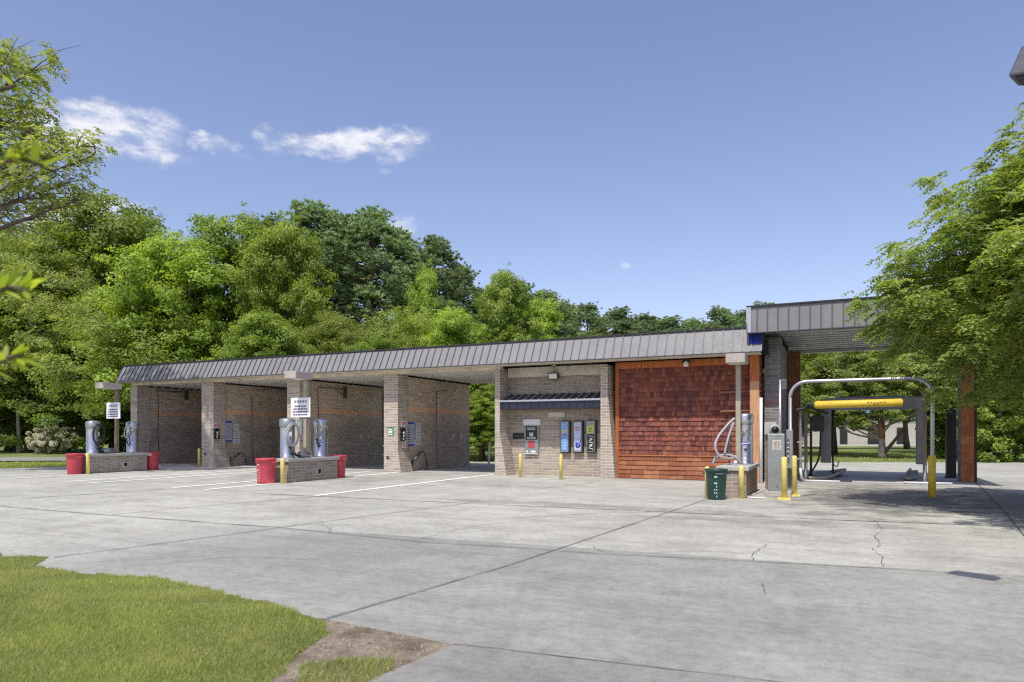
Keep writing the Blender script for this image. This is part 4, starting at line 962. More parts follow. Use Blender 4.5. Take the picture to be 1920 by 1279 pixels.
# ------------------------------------------------------------------ wash gantry
t = thing('wash_gantry', (0, 27, 0), 'grey steel overhead wash gantry with two hanging legs inside the automatic bay', 'gantry')
xa, xb = PX(1549, 27), PX(1727, 27); z0, z1 = PZ(767, xb, 27), PZ(744, xb, 27)
g = MB(); g.box(xa - .05, xb + .1, -.25, .25, z0, z1); g.box(xa + .3, xb - .5, -.2, .1, z1 + .002, z1 + .04); g.build('crossbeam', 'grey_paint', t, bevel=.01)
g = MB(); g.box(xa - .16, xa + .16, -.2, .2, .55, z0 - .002); g.build('leg', 'grey_paint', t, bevel=.01)
g = MB(); g.box(xb - .14, xb + .12, -.2, .2, .55, z0 - .002); g.build('leg', 'grey_paint', t, bevel=.01)
g = MB(); g.tube([(xa + .22, -.1, z0), (xa + .22, -.1, .25)], .03, 8); g.tube(spline([(xa + .22, -.1, .5), (xa + .35, -.1, .42), (xa + .4, -.1, .6)], 4), .02, 6); g.build('hose', 'black_rubber', t)
t = thing('spray_bar', (0, 23.7, 0), 'bright yellow round spray bar held across the automatic bay', 'spray bar')
xa, xb = PX(1530, 23.7), PX(1690, 23.7); z0 = 2.48
g = MB(); g.tube([(xa - .05, 0, z0), (xa, 0, z0), (xb, 0, z0 + .03), (xb + .04, 0, z0 + .03)], [.08, .118, .118, .08], 20); g.build('bar', 'yellow_gloss', t)
g = MB(); g.tube(spline([(PX(1492, 23.7), 0, z0 - .16), (PX(1508, 23.7), 0, z0 - .10), (PX(1516, 23.7), 0, z0 + .03), (xa, 0, z0 - .03)], 6), .05, 10); g.tube([(PX(1514, 23.7), .05, z0 - .05), (PX(1552, 23.7), .2, z0 - .27)], .045, 8); g.build('arm', 'black_rubber', t)
g = MB(); r = random.Random(2); xm = (xa + xb) / 2 + .25
for k in range(6):
    g.tube([(xm + k * .09, -.119, z0 + .02 + r.uniform(-.03, .03)), (xm + k * .09 + .05, -.122, z0 + .05)], .012, 5)
g.build('worn_marks', 'rust', t)
for px, zt, lab, m_, yy in ((1511, 2.3, 'thin brown post at the left side of the automatic bay', 'brown_pole', 25.2), (1734, 2.95, 'thin brown post at the right side of the automatic bay', 'brown_pole', 25.2)):
    x_ = PX(px, yy); t = thing('guide_post', (x_, yy, 0), lab, 'post', 'brown posts beside the wash gantry'); g = MB(); g.box(-.05, .05, -.05, .05, 0, zt); g.build('post', m_, t)
    g = MB(); g.tube([(-.02, -.08, .05), (.0, -.06, .35), (.03, -.07, .6)], .025, 6); g.build('valve', 'pvc', t)
x_ = PX(1500.5, 24.6); t = thing('water_pipe', (x_, 24.6, 0), 'pale vertical water pipe with valves near the grey pier of the automatic bay', 'pipe')
g = MB(); g.tube([(0, 0, .25), (0, 0, 2.42)], .055, 12); g.tube([(0.0, 0, .25), (.1, -.05, .04)], .045, 8); g.build('pipe', 'galv', t)
g = MB(); g.tube([(-.09, -.02, .75), (.12, -.02, .78)], .03, 8); g.tube([(-.09, -.02, 1.3), (.12, -.02, 1.33)], .03, 8); g.tube([(.0, -.06, .45), (.05, -.08, .1)], .04, 8); g.build('valve', 'pvc', t)
t = thing('control_box', (PX(1524, 26.2), 26.2, 0), 'dark control box with hanging cables left of the gantry leg', 'control box')
zc = PZ(808, PX(1530, 26.2), 26.2)
g = MB(); g.box(-.0, .36, -.1, .15, zc - .02, zc + .52); g.build('case', 'black', t, bevel=.01); g = MB(); g.box(-.1, -.0, -.08, .1, zc + .5, zc + .6); g.build('lamp', 'pvc', t)
g = MB(); g.box(-.1, -.02, 0, .1, 0, zc + .5); g.build('stand', 'black', t)
g = MB(); g.tube(spline([(.25, 0, zc), (.22, 0, .9), (.1, 0, .5), (-.15, -.2, .1)], 8), .03, 8); g.build('cable', 'black_rubber', t)
# wheel guides on the floor
def guide(pts, label, plate):
    t = thing('wheel_guide', (0, 0, 0), label, 'wheel guide', 'tubular wheel guides on the bay floor'); c = pts[0]; t.location = (c[0], c[1], .008)
    P = [(p[0] - c[0], p[1] - c[1], p[2]) for p in pts]
    g = MB(); g.tube(spline(P, 6), .05, 10); g.build('rail', 'tan_pole', t)
    g = MB(); g.hexa([(q[0] - c[0], q[1] - c[1], q[2]) for q in plate]); g.build('plate', 'dark_steel', t)
a, b_, c = G(1512, 897), G(1560, 893), G(1583, 880)
guide([(*G(1516, 896, .1), .1), (*G(1548, 896, .1), .1), (*G(1562, 892, .14), .14), (*G(1585, 881, .2), .2), (*G(1560, 884, .22), .22)], 'bent tubular wheel guide on the left of the automatic bay floor',
      [(*G(1525, 893), .03), (*G(1552, 893), .03), (*G(1578, 884), .05), (*G(1535, 884), .03), (*G(1525, 893, .1), .1), (*G(1552, 893, .1), .1), (*G(1578, 883, .2), .2), (*G(1535, 884, .1), .1)])
guide([(*G(1718, 895, .1), .1), (*G(1700, 898, .1), .1), (*G(1697, 893, .12), .12), (*G(1707, 880, .2), .2)], 'short tubular wheel guide on the right of the automatic bay floor',
      [(*G(1700, 897), .03), (*G(1716, 897), .03), (*G(1722, 884), .03), (*G(1708, 884), .03), (*G(1700, 895, .12), .12), (*G(1716, 895, .12), .12), (*G(1722, 882, .22), .22), (*G(1708, 882, .22), .22)])
t = thing('floor_rail', (-1.1, 24.6, 0), 'low pale steel floor rail at the automatic bay entrance', 'rail')
g = MB(); g.tube([(0, 0, .05), (1.1, -.08, .05)], .03, 8); g.tube([(2.9, .3, .05), (4.2, .35, .05)], .035, 8); g.tube([(3.3, .2, .05), (3.6, .5, .05)], .03, 8); g.build('tube', 'pvc', t)
for k in (0, 1):
    pass
# bottom clutter: low floor plate
g = MB(); g.box(.35, 1.95, 24.9, 25.5, .012, .05); tag(g.build('floor_plate', 'concrete_pale'), 'low concrete strip on the automatic bay floor between the wheel guides', 'floor plate')
# street light head at the right edge, seen from below
ex = W(2010, 5.3); hz = top(1985, 92, 5.3)
t = thing('street_light', (ex[0] + 2.2 * CC, ex[1] - 2.2 * SS, 0), 'dark box shaped street light head entering at the top right corner', 'street light')
lx, ly = -2.2 * CC, 2.2 * SS
g = MB(); g.tube([(0, 0, 0), (0, 0, hz + .1)], .07, 14); g.build('pole', 'dark_steel', t)
g = MB(); g.tube([(0, 0, hz + .05), (lx * .8, ly * .8, hz + .02)], .03, 10); g.build('arm', 'dark_steel', t)
hd = MB(); u = Vector((CC, -SS, 0)); v_ = Vector((SS, CC, 0)); c = Vector((lx, ly, hz))
def hp(a, b__, z): q = c + u * a + v_ * b__; return (q.x, q.y, q.z + z)
hd.hexa([hp(-.38, -.13, -.10), hp(.10, -.13, -.19), hp(.10, .13, -.19), hp(-.38, .13, -.10), hp(-.30, -.08, .13), hp(.10, -.08, .06), hp(.10, .09, .06), hp(-.30, .09, .13)])
h_ = hd.build('lamp_head', 'dark_steel', t, bevel=.015)
hd = MB(); hd.hexa([hp(-.34, -.10, -.118), hp(.07, -.10, -.195), hp(.07, .10, -.195), hp(-.34, .10, -.118), hp(-.34, -.10, -.109), hp(.07, -.10, -.186), hp(.07, .10, -.186), hp(-.34, .10, -.109)]); hd.build('lens', 'navy_metal', h_)
# ------------------------------------------------------------------ vegetation
def orient(n, r):
    """for normals n (k,3) give two perpendicular axes with random spin"""
    a = np.where(np.abs(n[:, 2:3]) < .9, np.array([[0, 0, 1.]]), np.array([[1., 0, 0]])); u = np.cross(n, a); u /= np.linalg.norm(u, axis=1)[:, None] + 1e-9
    v = np.cross(n, u); s = r.rand(len(n))[:, None] * 2 * np.pi
    return u * np.cos(s) + v * np.sin(s), v * np.cos(s) - u * np.sin(s)
def leaf_quads(C, n, ln, wd, r):
    n = n / (np.linalg.norm(n, axis=1)[:, None] + 1e-9); u, v = orient(n, r); k = len(C)
    L_ = (ln * (.7 + .6 * r.rand(k)))[:, None]; W_ = (wd * (.7 + .6 * r.rand(k)))[:, None]
    V = np.zeros((k, 4, 3)); V[:, 0] = C - u * L_ / 2; V[:, 1] = C + v * W_ / 2 + n * W_ * .12; V[:, 2] = C + u * L_ / 2 - n * L_ * .12; V[:, 3] = C - v * W_ / 2 + n * W_ * .12
    return V.reshape(-1, 3)
def crown_pads(lobes, per, r, shell=.55, flat=.55, padr=(.45, .85)):
    """lobes: (x,y,z,rx,ry,rz); returns pad centres, outward directions, radii"""
    Cs = []; Ds = []; Rs = []
    for (x, y, z, a, b, c) in lobes:
        k = max(3, int(per * (a * b * c) ** (2 / 3.)))
        d = r.randn(k, 3); d[:, 2] = d[:, 2] * .9 + .15; d /= np.linalg.norm(d, axis=1)[:, None]; q = (shell + (1 - shell) * r.rand(k, 1)) ** .8
        far = r.rand(k) < .16; q[far, 0] = 1.02 + .28 * r.rand(far.sum()); pr = padr[0] + (padr[1] - padr[0]) * r.rand(k); pr[far] *= .5      # straggling twigs break the outline
        Cs.append(np.array([x, y, z]) + d * q * np.array([a, b, c])); Ds.append(d); Rs.append(pr)
    return np.vstack(Cs), np.vstack(Ds), np.concatenate(Rs)
def pads_to_leaves(P, D, Rr, nleaf, ln, wd, r, flat=.5, up=.7):
    k = len(P); w_ = Rr ** 2; cnt = r.multinomial(nleaf, w_ / w_.sum()); idx = np.repeat(np.arange(k), cnt)
    o = r.randn(len(idx), 3); o /= np.linalg.norm(o, axis=1)[:, None]; o *= (r.rand(len(idx), 1) ** .45); o[:, 2] *= flat
    C = P[idx] + o * Rr[idx][:, None]
    n = D[idx] * .5 + o * .6 + np.array([0, 0, up]) + r.randn(len(idx), 3) * .45
    rn = np.clip(.5 * r.rand(len(idx)) + .5 * r.rand(k)[idx], 0, 1)
    return leaf_quads(C, n, ln, wd, r), rn
def wood(mb, base, lobes, r, h, rad, nbr=3, lean=(0, 0), straight=False):
    b = Vector(base); tp = Vector((lean[0], lean[1], h)); pts = []
    for i in range(9):
        t_ = i / 8; pts.append(b.lerp(tp, t_) + Vector((math.sin(t_ * 5 + h) * .05 * h * .3 * (0 if straight else 1), math.cos(t_ * 4) * .03 * h * .3 * (0 if straight else 1), 0)))
    mb.tube(pts, [rad * (1.25 if i == 0 else 1 - .75 * i / 8) for i in range(9)], 9)
    for (x, y, z, a, bb, c) in lobes:
        t_ = min(.92, max(.25, (z - c * .9) / h * .75)); i = int(t_ * 8); st = pts[i]; en = Vector((x, y, z)); mid = st.lerp(en, .5) + Vector((0, 0, -.06 * (en - st).length))
        rr_ = rad * .42 * (1 - t_ * .4); mb.tube(spline([st, mid, en], 4), [rr_ * (1 - .75 * q / 8) for q in range(9)], 6)
        for q in range(nbr):
            d = Vector((r.uniform(-1, 1) * a, r.uniform(-1, 1) * bb, r.uniform(-.5, .9) * c)) * .8
            s0 = mid.lerp(en, r.random()); mb.tube([s0, s0.lerp(en + d, .5) + Vector((0, 0, .05)), en + d], [rr_ * .4, rr_ * .28, rr_ * .1], 4)
def make_tree(name, label, lobes, nleaf, ln, wd, matn, seed, h, rad, bark='bark', per=14, padr=(.45, .85), flat=.5, up=.7, lean=(0, 0), group=None, cat='tree', shell=.55, nbr=3, part='crown', loc=(0, 0, 0)):
    r = np.random.RandomState(seed); rr = random.Random(seed); t = thing(name, loc, label, cat, group)
    P, D, Rr = crown_pads(lobes, per, r, shell, flat, padr); V, rn = pads_to_leaves(P, D, Rr, nleaf, ln, wd, r, flat, up)
    V[:, 2] = np.maximum(V[:, 2], .03)
    o = poly_mesh(part, V, 4, rn, matn); o.parent = t
    if rad: g = MB(); wood(g, (0, 0, 0), lobes, rr, h, rad, nbr, lean); g.build('trunk', bark, t)
    return t
def lobeset(seed, n, R_, H0, H1, top=1.):
    """rounded uneven crown made of n lobes between heights H0 and H1, radius R_"""
    r = random.Random(seed); out = []
    for i in range(n):
        t_ = (i + .5) / n; z = H0 + (H1 - H0) * t_; prof = math.sin(math.pi * min(1, .18 + t_ * .80)) ** .6; a = i * 2.4 + r.uniform(-.4, .4)
        q = R_ * prof * r.uniform(.42, .85); s = R_ * r.uniform(.24, .46) * (1.1 - .3 * t_ * top)
        out.append((math.cos(a) * q, math.sin(a) * q, z, s, s, s * r.uniform(.7, .95)))
    out.append((0, 0, (H0 + H1) / 2, R_ * .42, R_ * .42, (H1 - H0) * .38)); out.append((r.uniform(-.3, .3) * R_, r.uniform(-.3, .3) * R_, H1 - R_ * .1, R_ * .36, R_ * .36, R_ * .34))
    return out
def make_pine(name, label, H, seed, group, R_=4.6, n=60000, low=.46):
    r = np.random.RandomState(seed); rr = random.Random(seed); t = thing(name, (0, 0, 0), label, 'pine tree', group)
    g = MB(); g.tube([(math.sin(i * .8 + seed) * .12, math.cos(i * .7) * .1, H * .97 * i / 10) for i in range(11)], [.30 * (1.15 - i * .1) for i in range(11)], 8)
    tips = []; nb = 60
    for k in range(nb):
        t_ = k / (nb - 1); z = H * (low + (.985 - low) * t_); prof = (math.sin(math.pi * (.22 + .74 * t_)) ** .8) * (1.0 - .12 * t_)
        ln = R_ * prof * rr.uniform(.55, 1.1); a = k * 2.39996 + rr.uniform(-.5, .5); e = Vector((math.cos(a) * ln, math.sin(a) * ln, z + ln * rr.uniform(.1, .45)))
        s = Vector((0, 0, z)); m_ = s.lerp(e, .55) + Vector((0, 0, -ln * .05)); g.tube([s, m_, e], [.075 * (1.2 - t_ * .6), .05, .02], 5)
        tips.append((e, .55)); 
        for q in range(3): tips.append((m_.lerp(e, rr.uniform(.1, .9)) + Vector((rr.uniform(-.9, .9), rr.uniform(-.9, .9), rr.uniform(-.1, .6))), rr.uniform(.35, .6)))
    tips.append((Vector((0, 0, H * .99)), .6))
    # tufts: small needle bursts
    T = []; 
    for e, s in tips:
        for q in range(14): T.append((e.x + rr.gauss(0, s * .8), e.y + rr.gauss(0, s * .8), e.z + rr.gauss(0, s * .42)))
    T = np.array(T); k = len(T); m = n // k; idx = np.repeat(np.arange(k), m); d = r.randn(k * m, 3); d[:, 2] = np.abs(d[:, 2]) * .8 + .1; d /= np.linalg.norm(d, axis=1)[:, None]
    tl = .30 * (.7 + .6 * r.rand(k * m))[:, None]; w_ = .055; side = np.cross(d, r.randn(k * m, 3)); side /= np.linalg.norm(side, axis=1)[:, None] + 1e-9
    B = T[idx]; V = np.zeros((k * m, 3, 3)); V[:, 0] = B - side * w_; V[:, 1] = B + side * w_; V[:, 2] = B + d * tl
    rn = np.clip(.5 * r.rand(k * m) + .5 * r.rand(k)[idx], 0, 1); o = poly_mesh('crown', V.reshape(-1, 3), 3, rn, 'needle'); o.parent = t
    g.build('trunk', 'bark_pine', t); return t

# --- prototypes (built near their first place, then copied)
GA = 'broad trees behind the wash bays'; GP = 'tall pines behind the building'; GU = 'understory trees behind the building'
def put(t, px, pytop, d, H, first, label, rz, group=None, sxy=1.):
    """scale a tree of height H so its top reaches pixel row pytop at depth d"""
    x, y = W(px, d); s = top(px, pytop, d) / H
    if first: t.location = (x, y, -.03); t.rotation_euler = (0, 0, rz); t.scale = (s * sxy, s * sxy, s); t['label'] = label; return t
    return copy_tree(t, (x, y, -.03), label, group, rz, (s * sxy, s * sxy, s))
bA = make_tree('broadleaf_tree', 'x', lobeset(1, 17, 4.3, 3.2, 10.4), 60000, 0.17, 0.10, 'leaf_bright', 11, 9, .22, group=GA)
bB = make_tree('broadleaf_tree', 'x', lobeset(2, 18, 4.6, 2.6, 10.2), 60000, 0.17, 0.11, 'leaf_mid', 12, 9, .24, group=GA)
bC = make_tree('broadleaf_tree', 'x', lobeset(3, 16, 5.0, 3.4, 8.6), 60000, 0.15, 0.08, 'leaf_olive', 13, 7.5, .2, group=GA)
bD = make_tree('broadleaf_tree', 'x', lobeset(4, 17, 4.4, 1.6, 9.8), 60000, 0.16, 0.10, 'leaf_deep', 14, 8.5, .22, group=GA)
for p_, h_ in ((bA, 11.6), (bB, 11.4), (bC, 10), (bD, 11)): pass
HA, HB, HC, HD = 10.8, 10.7, 9.2, 10.4
LIST = [  # proto, height, px, top row, depth, label, width factor
 (bB, HB, 215, 396, 62, 'rounded bright green tree, highest of those left of the roof end', 1.0),
 (bA, HA, 335, 455, 47, 'bright green tree between the left treetop and the pines, behind the first bay', 1.0),
 (bB, HB, 440, 425, 50, 'tall green tree directly left of the pines', .85),
 (bA, HA, 535, 432, 46, 'bright yellow green tree standing before the left edge of the pines', .62),
 (bC, HC, 290, 565, 50, 'wide low pale green tree arching over the left end of the roof', 1.25),
 (bB, HB, 120, 440, 64, 'green tree behind the bushes at the left, above the flowering bush', .95),
 (bA, HA, 20, 455, 62, 'bright green tree at the left margin', .9),
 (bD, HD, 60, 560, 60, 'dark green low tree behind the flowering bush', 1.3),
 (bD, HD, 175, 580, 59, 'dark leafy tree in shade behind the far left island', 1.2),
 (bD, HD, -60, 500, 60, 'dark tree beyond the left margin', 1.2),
 (bC, HC, 650, 600, 44, 'dull olive tree below the pines, behind the third bay', .75),
 (bC, HC, 765, 600, 46, 'dull olive tree below the pines, right of its twin', 1.0),
 (bA, HA, 800, 510, 52, 'slim bright green treetop among the pines', .35),
 (bA, HA, 850, 588, 43, 'small bright green tree just above the roof right of the pines', .75),
 (bB, HB, 945, 524, 50, 'bright green tree standing out above the roof over the cash niche', .62),
 (bA, HA, 1000, 570, 60, 'green tree right of the bright tree above the niche', .8),
 (bB, HB, 505, 600, 41, 'bushy green tree just above the roof below the left pines', 1.0),
 (bD, HD, 690, 640, 39, 'dark shrubby tree low behind the third bay', 1.2),
 (bB, HB, 905, 690, 42, 'green leafy tree seen through the gap between bay and niche', 1.1),
 (bA, HA, 900, 745, 40, 'low bright bush seen through the gap between bay and niche', 1.3),
 (bC, HC, 1560, 610, 52, 'pale green tree seen above the far opening of the automatic bay', 1.1),
 (bB, HB, 1800, 560, 56, 'green tree behind the hedge at the right', 1.2),
 (bA, HA, 1700, 600, 70, 'green tree beside the beige building', 1.0),
 (bD, HD, 1480, 640, 75, 'dark green tree beyond the left side of the automatic bay', 1.2),
 (bB, HB, 1110, 640, 48, 'green tree hidden mostly by the roof over the shingle wall', 1.1),
 (bD, HD, 1250, 640, 55, 'dark tree hidden mostly by the roof over the shingle wall', 1.1),
 (bD, HD, 1390, 640, 60, 'dark tree hidden mostly by the raised roof corner', 1.1),
]
seen = set(); rr = random.Random(21)
for (p_, H, px, py, d, lab, sx_) in LIST:
    first = id(p_) not in seen; seen.add(id(p_)); put(p_, px, py, d, H, first, lab, rr.uniform(0, 6.28), None, sx_)
pA = make_pine('pine_tree', 'x', 20, 31, GP); pB = make_pine('pine_tree', 'x', 20, 32, GP, 4.4, 60000, .42)
PL = [(pA, 585, 384, 58, 'tallest dark pine, leftmost high crown of the pines', 1.), (pB, 510, 412, 63, 'dark pine at the left shoulder of the group, behind the bright tree', .8), (pB, 640, 402, 66, 'dark pine between the two highest pine crowns', .9),
      (pA, 700, 396, 58, 'high round crowned pine, right of the tallest', 1.), (pB, 755, 455, 60, 'pine on the sloping right flank of the highest group', .9), (pA, 815, 448, 62, 'separate dark pine crown standing right of the high group', .85),
      (pB, 860, 500, 64, 'dark pine lower on the right of the separate crown', .9), (pA, 905, 545, 66, 'low dark pine behind the bright tree above the niche, its left', .9), (pB, 965, 528, 68, 'dark pine directly behind the bright tree above the niche', .95),
      (pA, 1020, 548, 70, 'rounded dark pine right of the bright tree above the niche', 1.05), (pB, 1060, 568, 74, 'small dark pine on the descending treeline above the roof', .9), (pA, 1100, 572, 78, 'round pine crown above the roof between niche and shingle wall', 1.05),
      (pB, 1155, 580, 80, 'broad low pine crown above the left of the shingle wall', 1.15), (pA, 1205, 592, 84, 'pine crown dipping just before the middle of the shingle wall', 1.2), (pB, 1250, 597, 84, 'low pine crown above the middle of the shingle wall', 1.3),
      (pA, 1300, 600, 86, 'low pine crown above the right of the shingle wall', 1.2), (pB, 1352, 578, 78, 'rounded pine standing up left of the raised roof', .9), (pA, 1392, 585, 80, 'pine touching the left corner of the raised roof', .9),
      (pB, 1435, 568, 84, 'pine tip peeping over the raised roof', .9), (pA, 1220, 600, 96, 'faint pine in the rear row over the shingle wall', 1.4), (pB, 1330, 606, 98, 'faint pine in the rear row near the raised roof', 1.4)]
seen = set()
for (p_, px, py, d, lab, sx_) in PL:
    first = id(p_) not in seen; seen.add(id(p_)); put(p_, px, py, d, 20.4, first, lab, rr.uniform(0, 6.28), None, sx_)
# distant wood as one mass
r = np.random.RandomState(77); n = 60000; px = r.uniform(-700, 2700, n); d = r.uniform(100, 135, n)
a = (px - 960) / FPX; hgt = 9.5 + 2.5 * np.sin(px / 60.) + 1.5 * np.sin(px / 23.); hgt = hgt + np.where(px < 900, 3, 0) 
zz = hgt * r.rand(n) ** .6; C = np.stack([(a * CC - SS) * d, (a * SS + CC) * d, zz], 1)
nn = np.array([0, -.6, .8]) + r.randn(n, 3) * .5
tag(poly_mesh('distant_wood', leaf_quads(C, nn, 1.5, .8, r), 4, r.rand(n), 'leaf_deep'), 'far band of dark woodland closing the view behind all trees', 'woods', kind='stuff')
# bushes
def bush(name, px, base, dd, wpx, hpx, label, matn, seed, n=14000, ln=.10, cat='bush'):
    d = FPX * EYE / (base - HZ) if base else dd; x, y = W(px, d); rw = wpx / FPX * d / 2; H = hpx / FPX * d
    lob = [(0, 0, H * .5, rw, rw, H * .5), (rw * .4, 0, H * .4, rw * .6, rw * .6, H * .4), (-rw * .4, .1, H * .4, rw * .6, rw * .6, H * .42), (rw * .1, -rw * .2, H * .62, rw * .55, rw * .55, H * .38)]
    return make_tree(name, label, lob, n, ln, ln * .6, matn, seed, H * .6, .06, per=26, padr=(.16, .32), flat=.8, up=.45, cat=cat, part='foliage', loc=(x, y, -.03), shell=.7, nbr=1)
bush('flowering_bush', 95, 850, 0, 82, 56, 'rounded cream flowering bush on the lawn at the left', 'flower_bush', 41, 40000, .095)
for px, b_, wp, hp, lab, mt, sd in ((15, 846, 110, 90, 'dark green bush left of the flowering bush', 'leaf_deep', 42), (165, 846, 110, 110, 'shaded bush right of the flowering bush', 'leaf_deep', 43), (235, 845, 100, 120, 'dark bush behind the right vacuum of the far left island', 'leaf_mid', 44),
                                (60, 844, 160, 130, 'broad green bush right behind the flowering bush', 'leaf_mid', 45), (905, 846, 60, 110, 'green bush in the gap left of the niche', 'leaf_mid', 46)):
    bush('bush', px, b_, 0, wp, hp, lab, mt, sd, 12000, .16)
# ivy covered hedge at the right
def hedge(px, d, wpx, ytop, label, seed, matn='leaf_mid'):
    x, y = W(px, d); rw = wpx / FPX * d / 2; H = top(px, ytop, d)
    lob = []; q = random.Random(seed)
    for i in range(9): lob.append((q.uniform(-.6, .6) * rw, q.uniform(-.5, .5) * rw, H * (i + .6) / 9.5, rw * q.uniform(.5, .7), rw * q.uniform(.5, .7), H * .12))
    make_tree('hedge_tree', label, lob, 26000, .17, .13, matn, seed, H * .8, .18, per=12, padr=(.3, .55), flat=.8, up=.5, loc=(x, y, -.03), shell=.7, cat='tree', group='leafy trees walling the right side')
hedge(1872, 38, 100, 640, 'dense leafy wall of green just right of the cedar post', 51, 'leaf_bright')
hedge(1960, 37, 130, 560, 'dense leafy wall of green at the right margin', 52, 'leaf_mid')
hedge(1785, 44, 80, 650, 'dark leafy tree seen left of the cedar post of the automatic bay', 53, 'leaf_mid')
hedge(2080, 36, 150, 540, 'dense greenery beyond the right margin', 54, 'leaf_mid')
for px, b_, wp, hp, lab, mt, sd in ((1855, 862, 150, 260, 'bright vine covered bush at the foot of the trees right of the cedar post', 'leaf_bright', 56), (1945, 864, 160, 300, 'vine covered bush at the right margin', 'leaf_bright', 57), (1775, 857, 95, 120, 'shaded bush left of the cedar post', 'leaf_mid', 58)):
    bush('bush', px, b_, 0, wp, hp, lab, mt, sd, 22000, .17)
# crape myrtle behind the automatic bay
x, y = W(1655, 45.5)
lob = [(-3.4, 0, 4.2, 2.0, 1.8, 1.5), (-1.6, .6, 5.2, 2.1, 2, 1.5), (.6, 0, 5.4, 2.0, 2, 1.5), (2.4, .4, 4.9, 1.9, 1.8, 1.4), (-4.6, .5, 3.6, 1.3, 1.2, 1.2), (3.8, 0, 4.2, 1.4, 1.3, 1.2), (0, -.4, 4.0, 1.6, 1.4, .9), (-2.2, -.6, 3.3, 1.5, 1.2, .9), (-1.0, -.8, 3.0, 1.1, 1.0, .8), (1.3, -.6, 3.2, 1.2, 1.0, .8), (-3.6, -.5, 3.0, 1.2, 1.0, .9), (-2.3, -.5, 2.4, 1.1, 1, .7), (-1.2, -.8, 2.3, .8, .8, .5), (.9, -.6, 2.7, .8, .8, .6), (-3.9, 0, 2.5, .9, .9, .6), (-.1, .8, 6.6, 2.2, 2, 1.3), (-3, .8, 6.0, 2, 2, 1.3), (3, .8, 6.0, 2, 2, 1.3)]
t = make_tree('branching_tree', 'spreading tree with a red and white trunk behind the automatic bay', lob, 60000, .15, .085, 'leaf_right', 61, 3.2, .26, 'bark_pale', 10, (.35, .7), loc=(x, y, -.03), nbr=3)
t.rotation_euler = (0, 0, -math.atan2(SS, CC))
g = MB(); g.tube(spline([(.1, 0, .35), (.7, 0, 1.1), (1.5, 0, 2.3), (2.3, .2, 4.2)], 5), [.13, .12, .12, .11, .11, .10, .10, .09, .09, .09, .08, .08, .07, .07, .06, .06][:16], 8); g.build('limb', 'bark', t)
g = MB(); g.tube([(.03, -.10, 1.3), (-.02, -.13, 1.9), (-.12, -.10, 2.6)], [.19, .2, .17], 8); g.build('bark_patch', 'rust', t)
# near tree on the right, feathery compound leaves
def sprays(P, D, r, nper, ll, lw, droop=.5, length=.45):
    """each spray: paired leaflets along a drooping stem"""
    k = len(P); D = D / (np.linalg.norm(D, axis=1)[:, None] + 1e-9); Vs = []; rn = []
    base = r.rand(k); up = np.array([0, 0, 1.]); side = np.cross(D, up); side /= np.linalg.norm(side, axis=1)[:, None] + 1e-9
    for j in range(nper):
        t_ = (j // 2 + 1) / (nper / 2 + .5); s = 1 if j % 2 else -1
        C = P + D * (length * t_) + np.array([0, 0, -1.]) * (droop * length * t_ * t_) + side * s * ll * .45
        n = up * .8 + D * .25 + r.randn(k, 3) * .32; n /= np.linalg.norm(n, axis=1)[:, None]
        u = side * s + D * .55 + r.randn(k, 3) * .15; u -= n * (u * n).sum(1)[:, None]; u /= np.linalg.norm(u, axis=1)[:, None]; v = np.cross(n, u)
        L_ = ll * (.75 + .5 * r.rand(k))[:, None]; W_ = lw * (.8 + .4 * r.rand(k))[:, None]
        V = np.zeros((k, 4, 3)); V[:, 0] = C - u * L_ / 2; V[:, 1] = C + v * W_ / 2; V[:, 2] = C + u * L_ / 2 - n * L_ * .15; V[:, 3] = C - v * W_ / 2
        Vs.append(V); rn.append(np.clip(.6 * base + .4 * r.rand(k), 0, 1))
    return np.concatenate(Vs).reshape(-1, 3), np.concatenate(rn)
r = np.random.RandomState(88); rr = random.Random(88)
tx, ty = 6.3, 15.6
t = thing('shade_tree', (tx, ty, 0), 'large feathery green tree overhanging the automatic bay from the right', 'tree')
lob = [(-2.9, 1.2, 6.0, 1.5, 1.5, 1.2), (-2.1, .6, 6.5, 1.5, 1.5, 1.1), (-3.9, 1.0, 5.0, 1.3, 1.4, 1.0), (-4.6, 1.3, 4.2, 1.1, 1.3, .9), (-2.0, 2.6, 6.8, 1.4, 1.4, 1.1), (-3.4, 1.2, 3.9, 2.0, 2.2, 1.5), (-2.9, 2.6, 4.3, 1.9, 2.1, 1.6), (-2.0, -.4, 4.3, 1.9, 1.9, 1.6), (-1.9, 1.6, 5.6, 1.9, 2.0, 1.5), (-.6, .2, 6.6, 2.0, 2.2, 1.7), (-.6, 2.8, 6.0, 2.0, 2.0, 1.6), (.8, 0, 8.0, 2.2, 2.2, 1.8),
       (1.4, 2.5, 7.4, 2.4, 2.2, 2.0), (2.5, -.5, 6.0, 2.4, 2.4, 2.2), (1.0, -2.2, 5.2, 2.2, 2.0, 2.0), (3.5, 1.5, 5.0, 2.2, 2.4, 2.0), (-2.3, -3.0, 4.3, 1.5, 1.4, 1.2), (-.6, -3.4, 5.0, 1.7, 1.5, 1.4), (0, 3.2, 4.2, 2.2, 1.8, 1.5), (-2.2, -1.6, 4.6, 1.5, 1.5, 1.3), (2.6, 3.4, 5.2, 2.0, 1.8, 1.6), (.2, -1.2, 5.6, 1.6, 1.5, 1.3), (1.5, .5, 9.4, 1.6, 1.6, 1.3), (0, 1, 4.2, 1.6, 1.6, 1.2)]
P, D, Rr = crown_pads(lob, 38, r, .5, .5, (.22, .62))
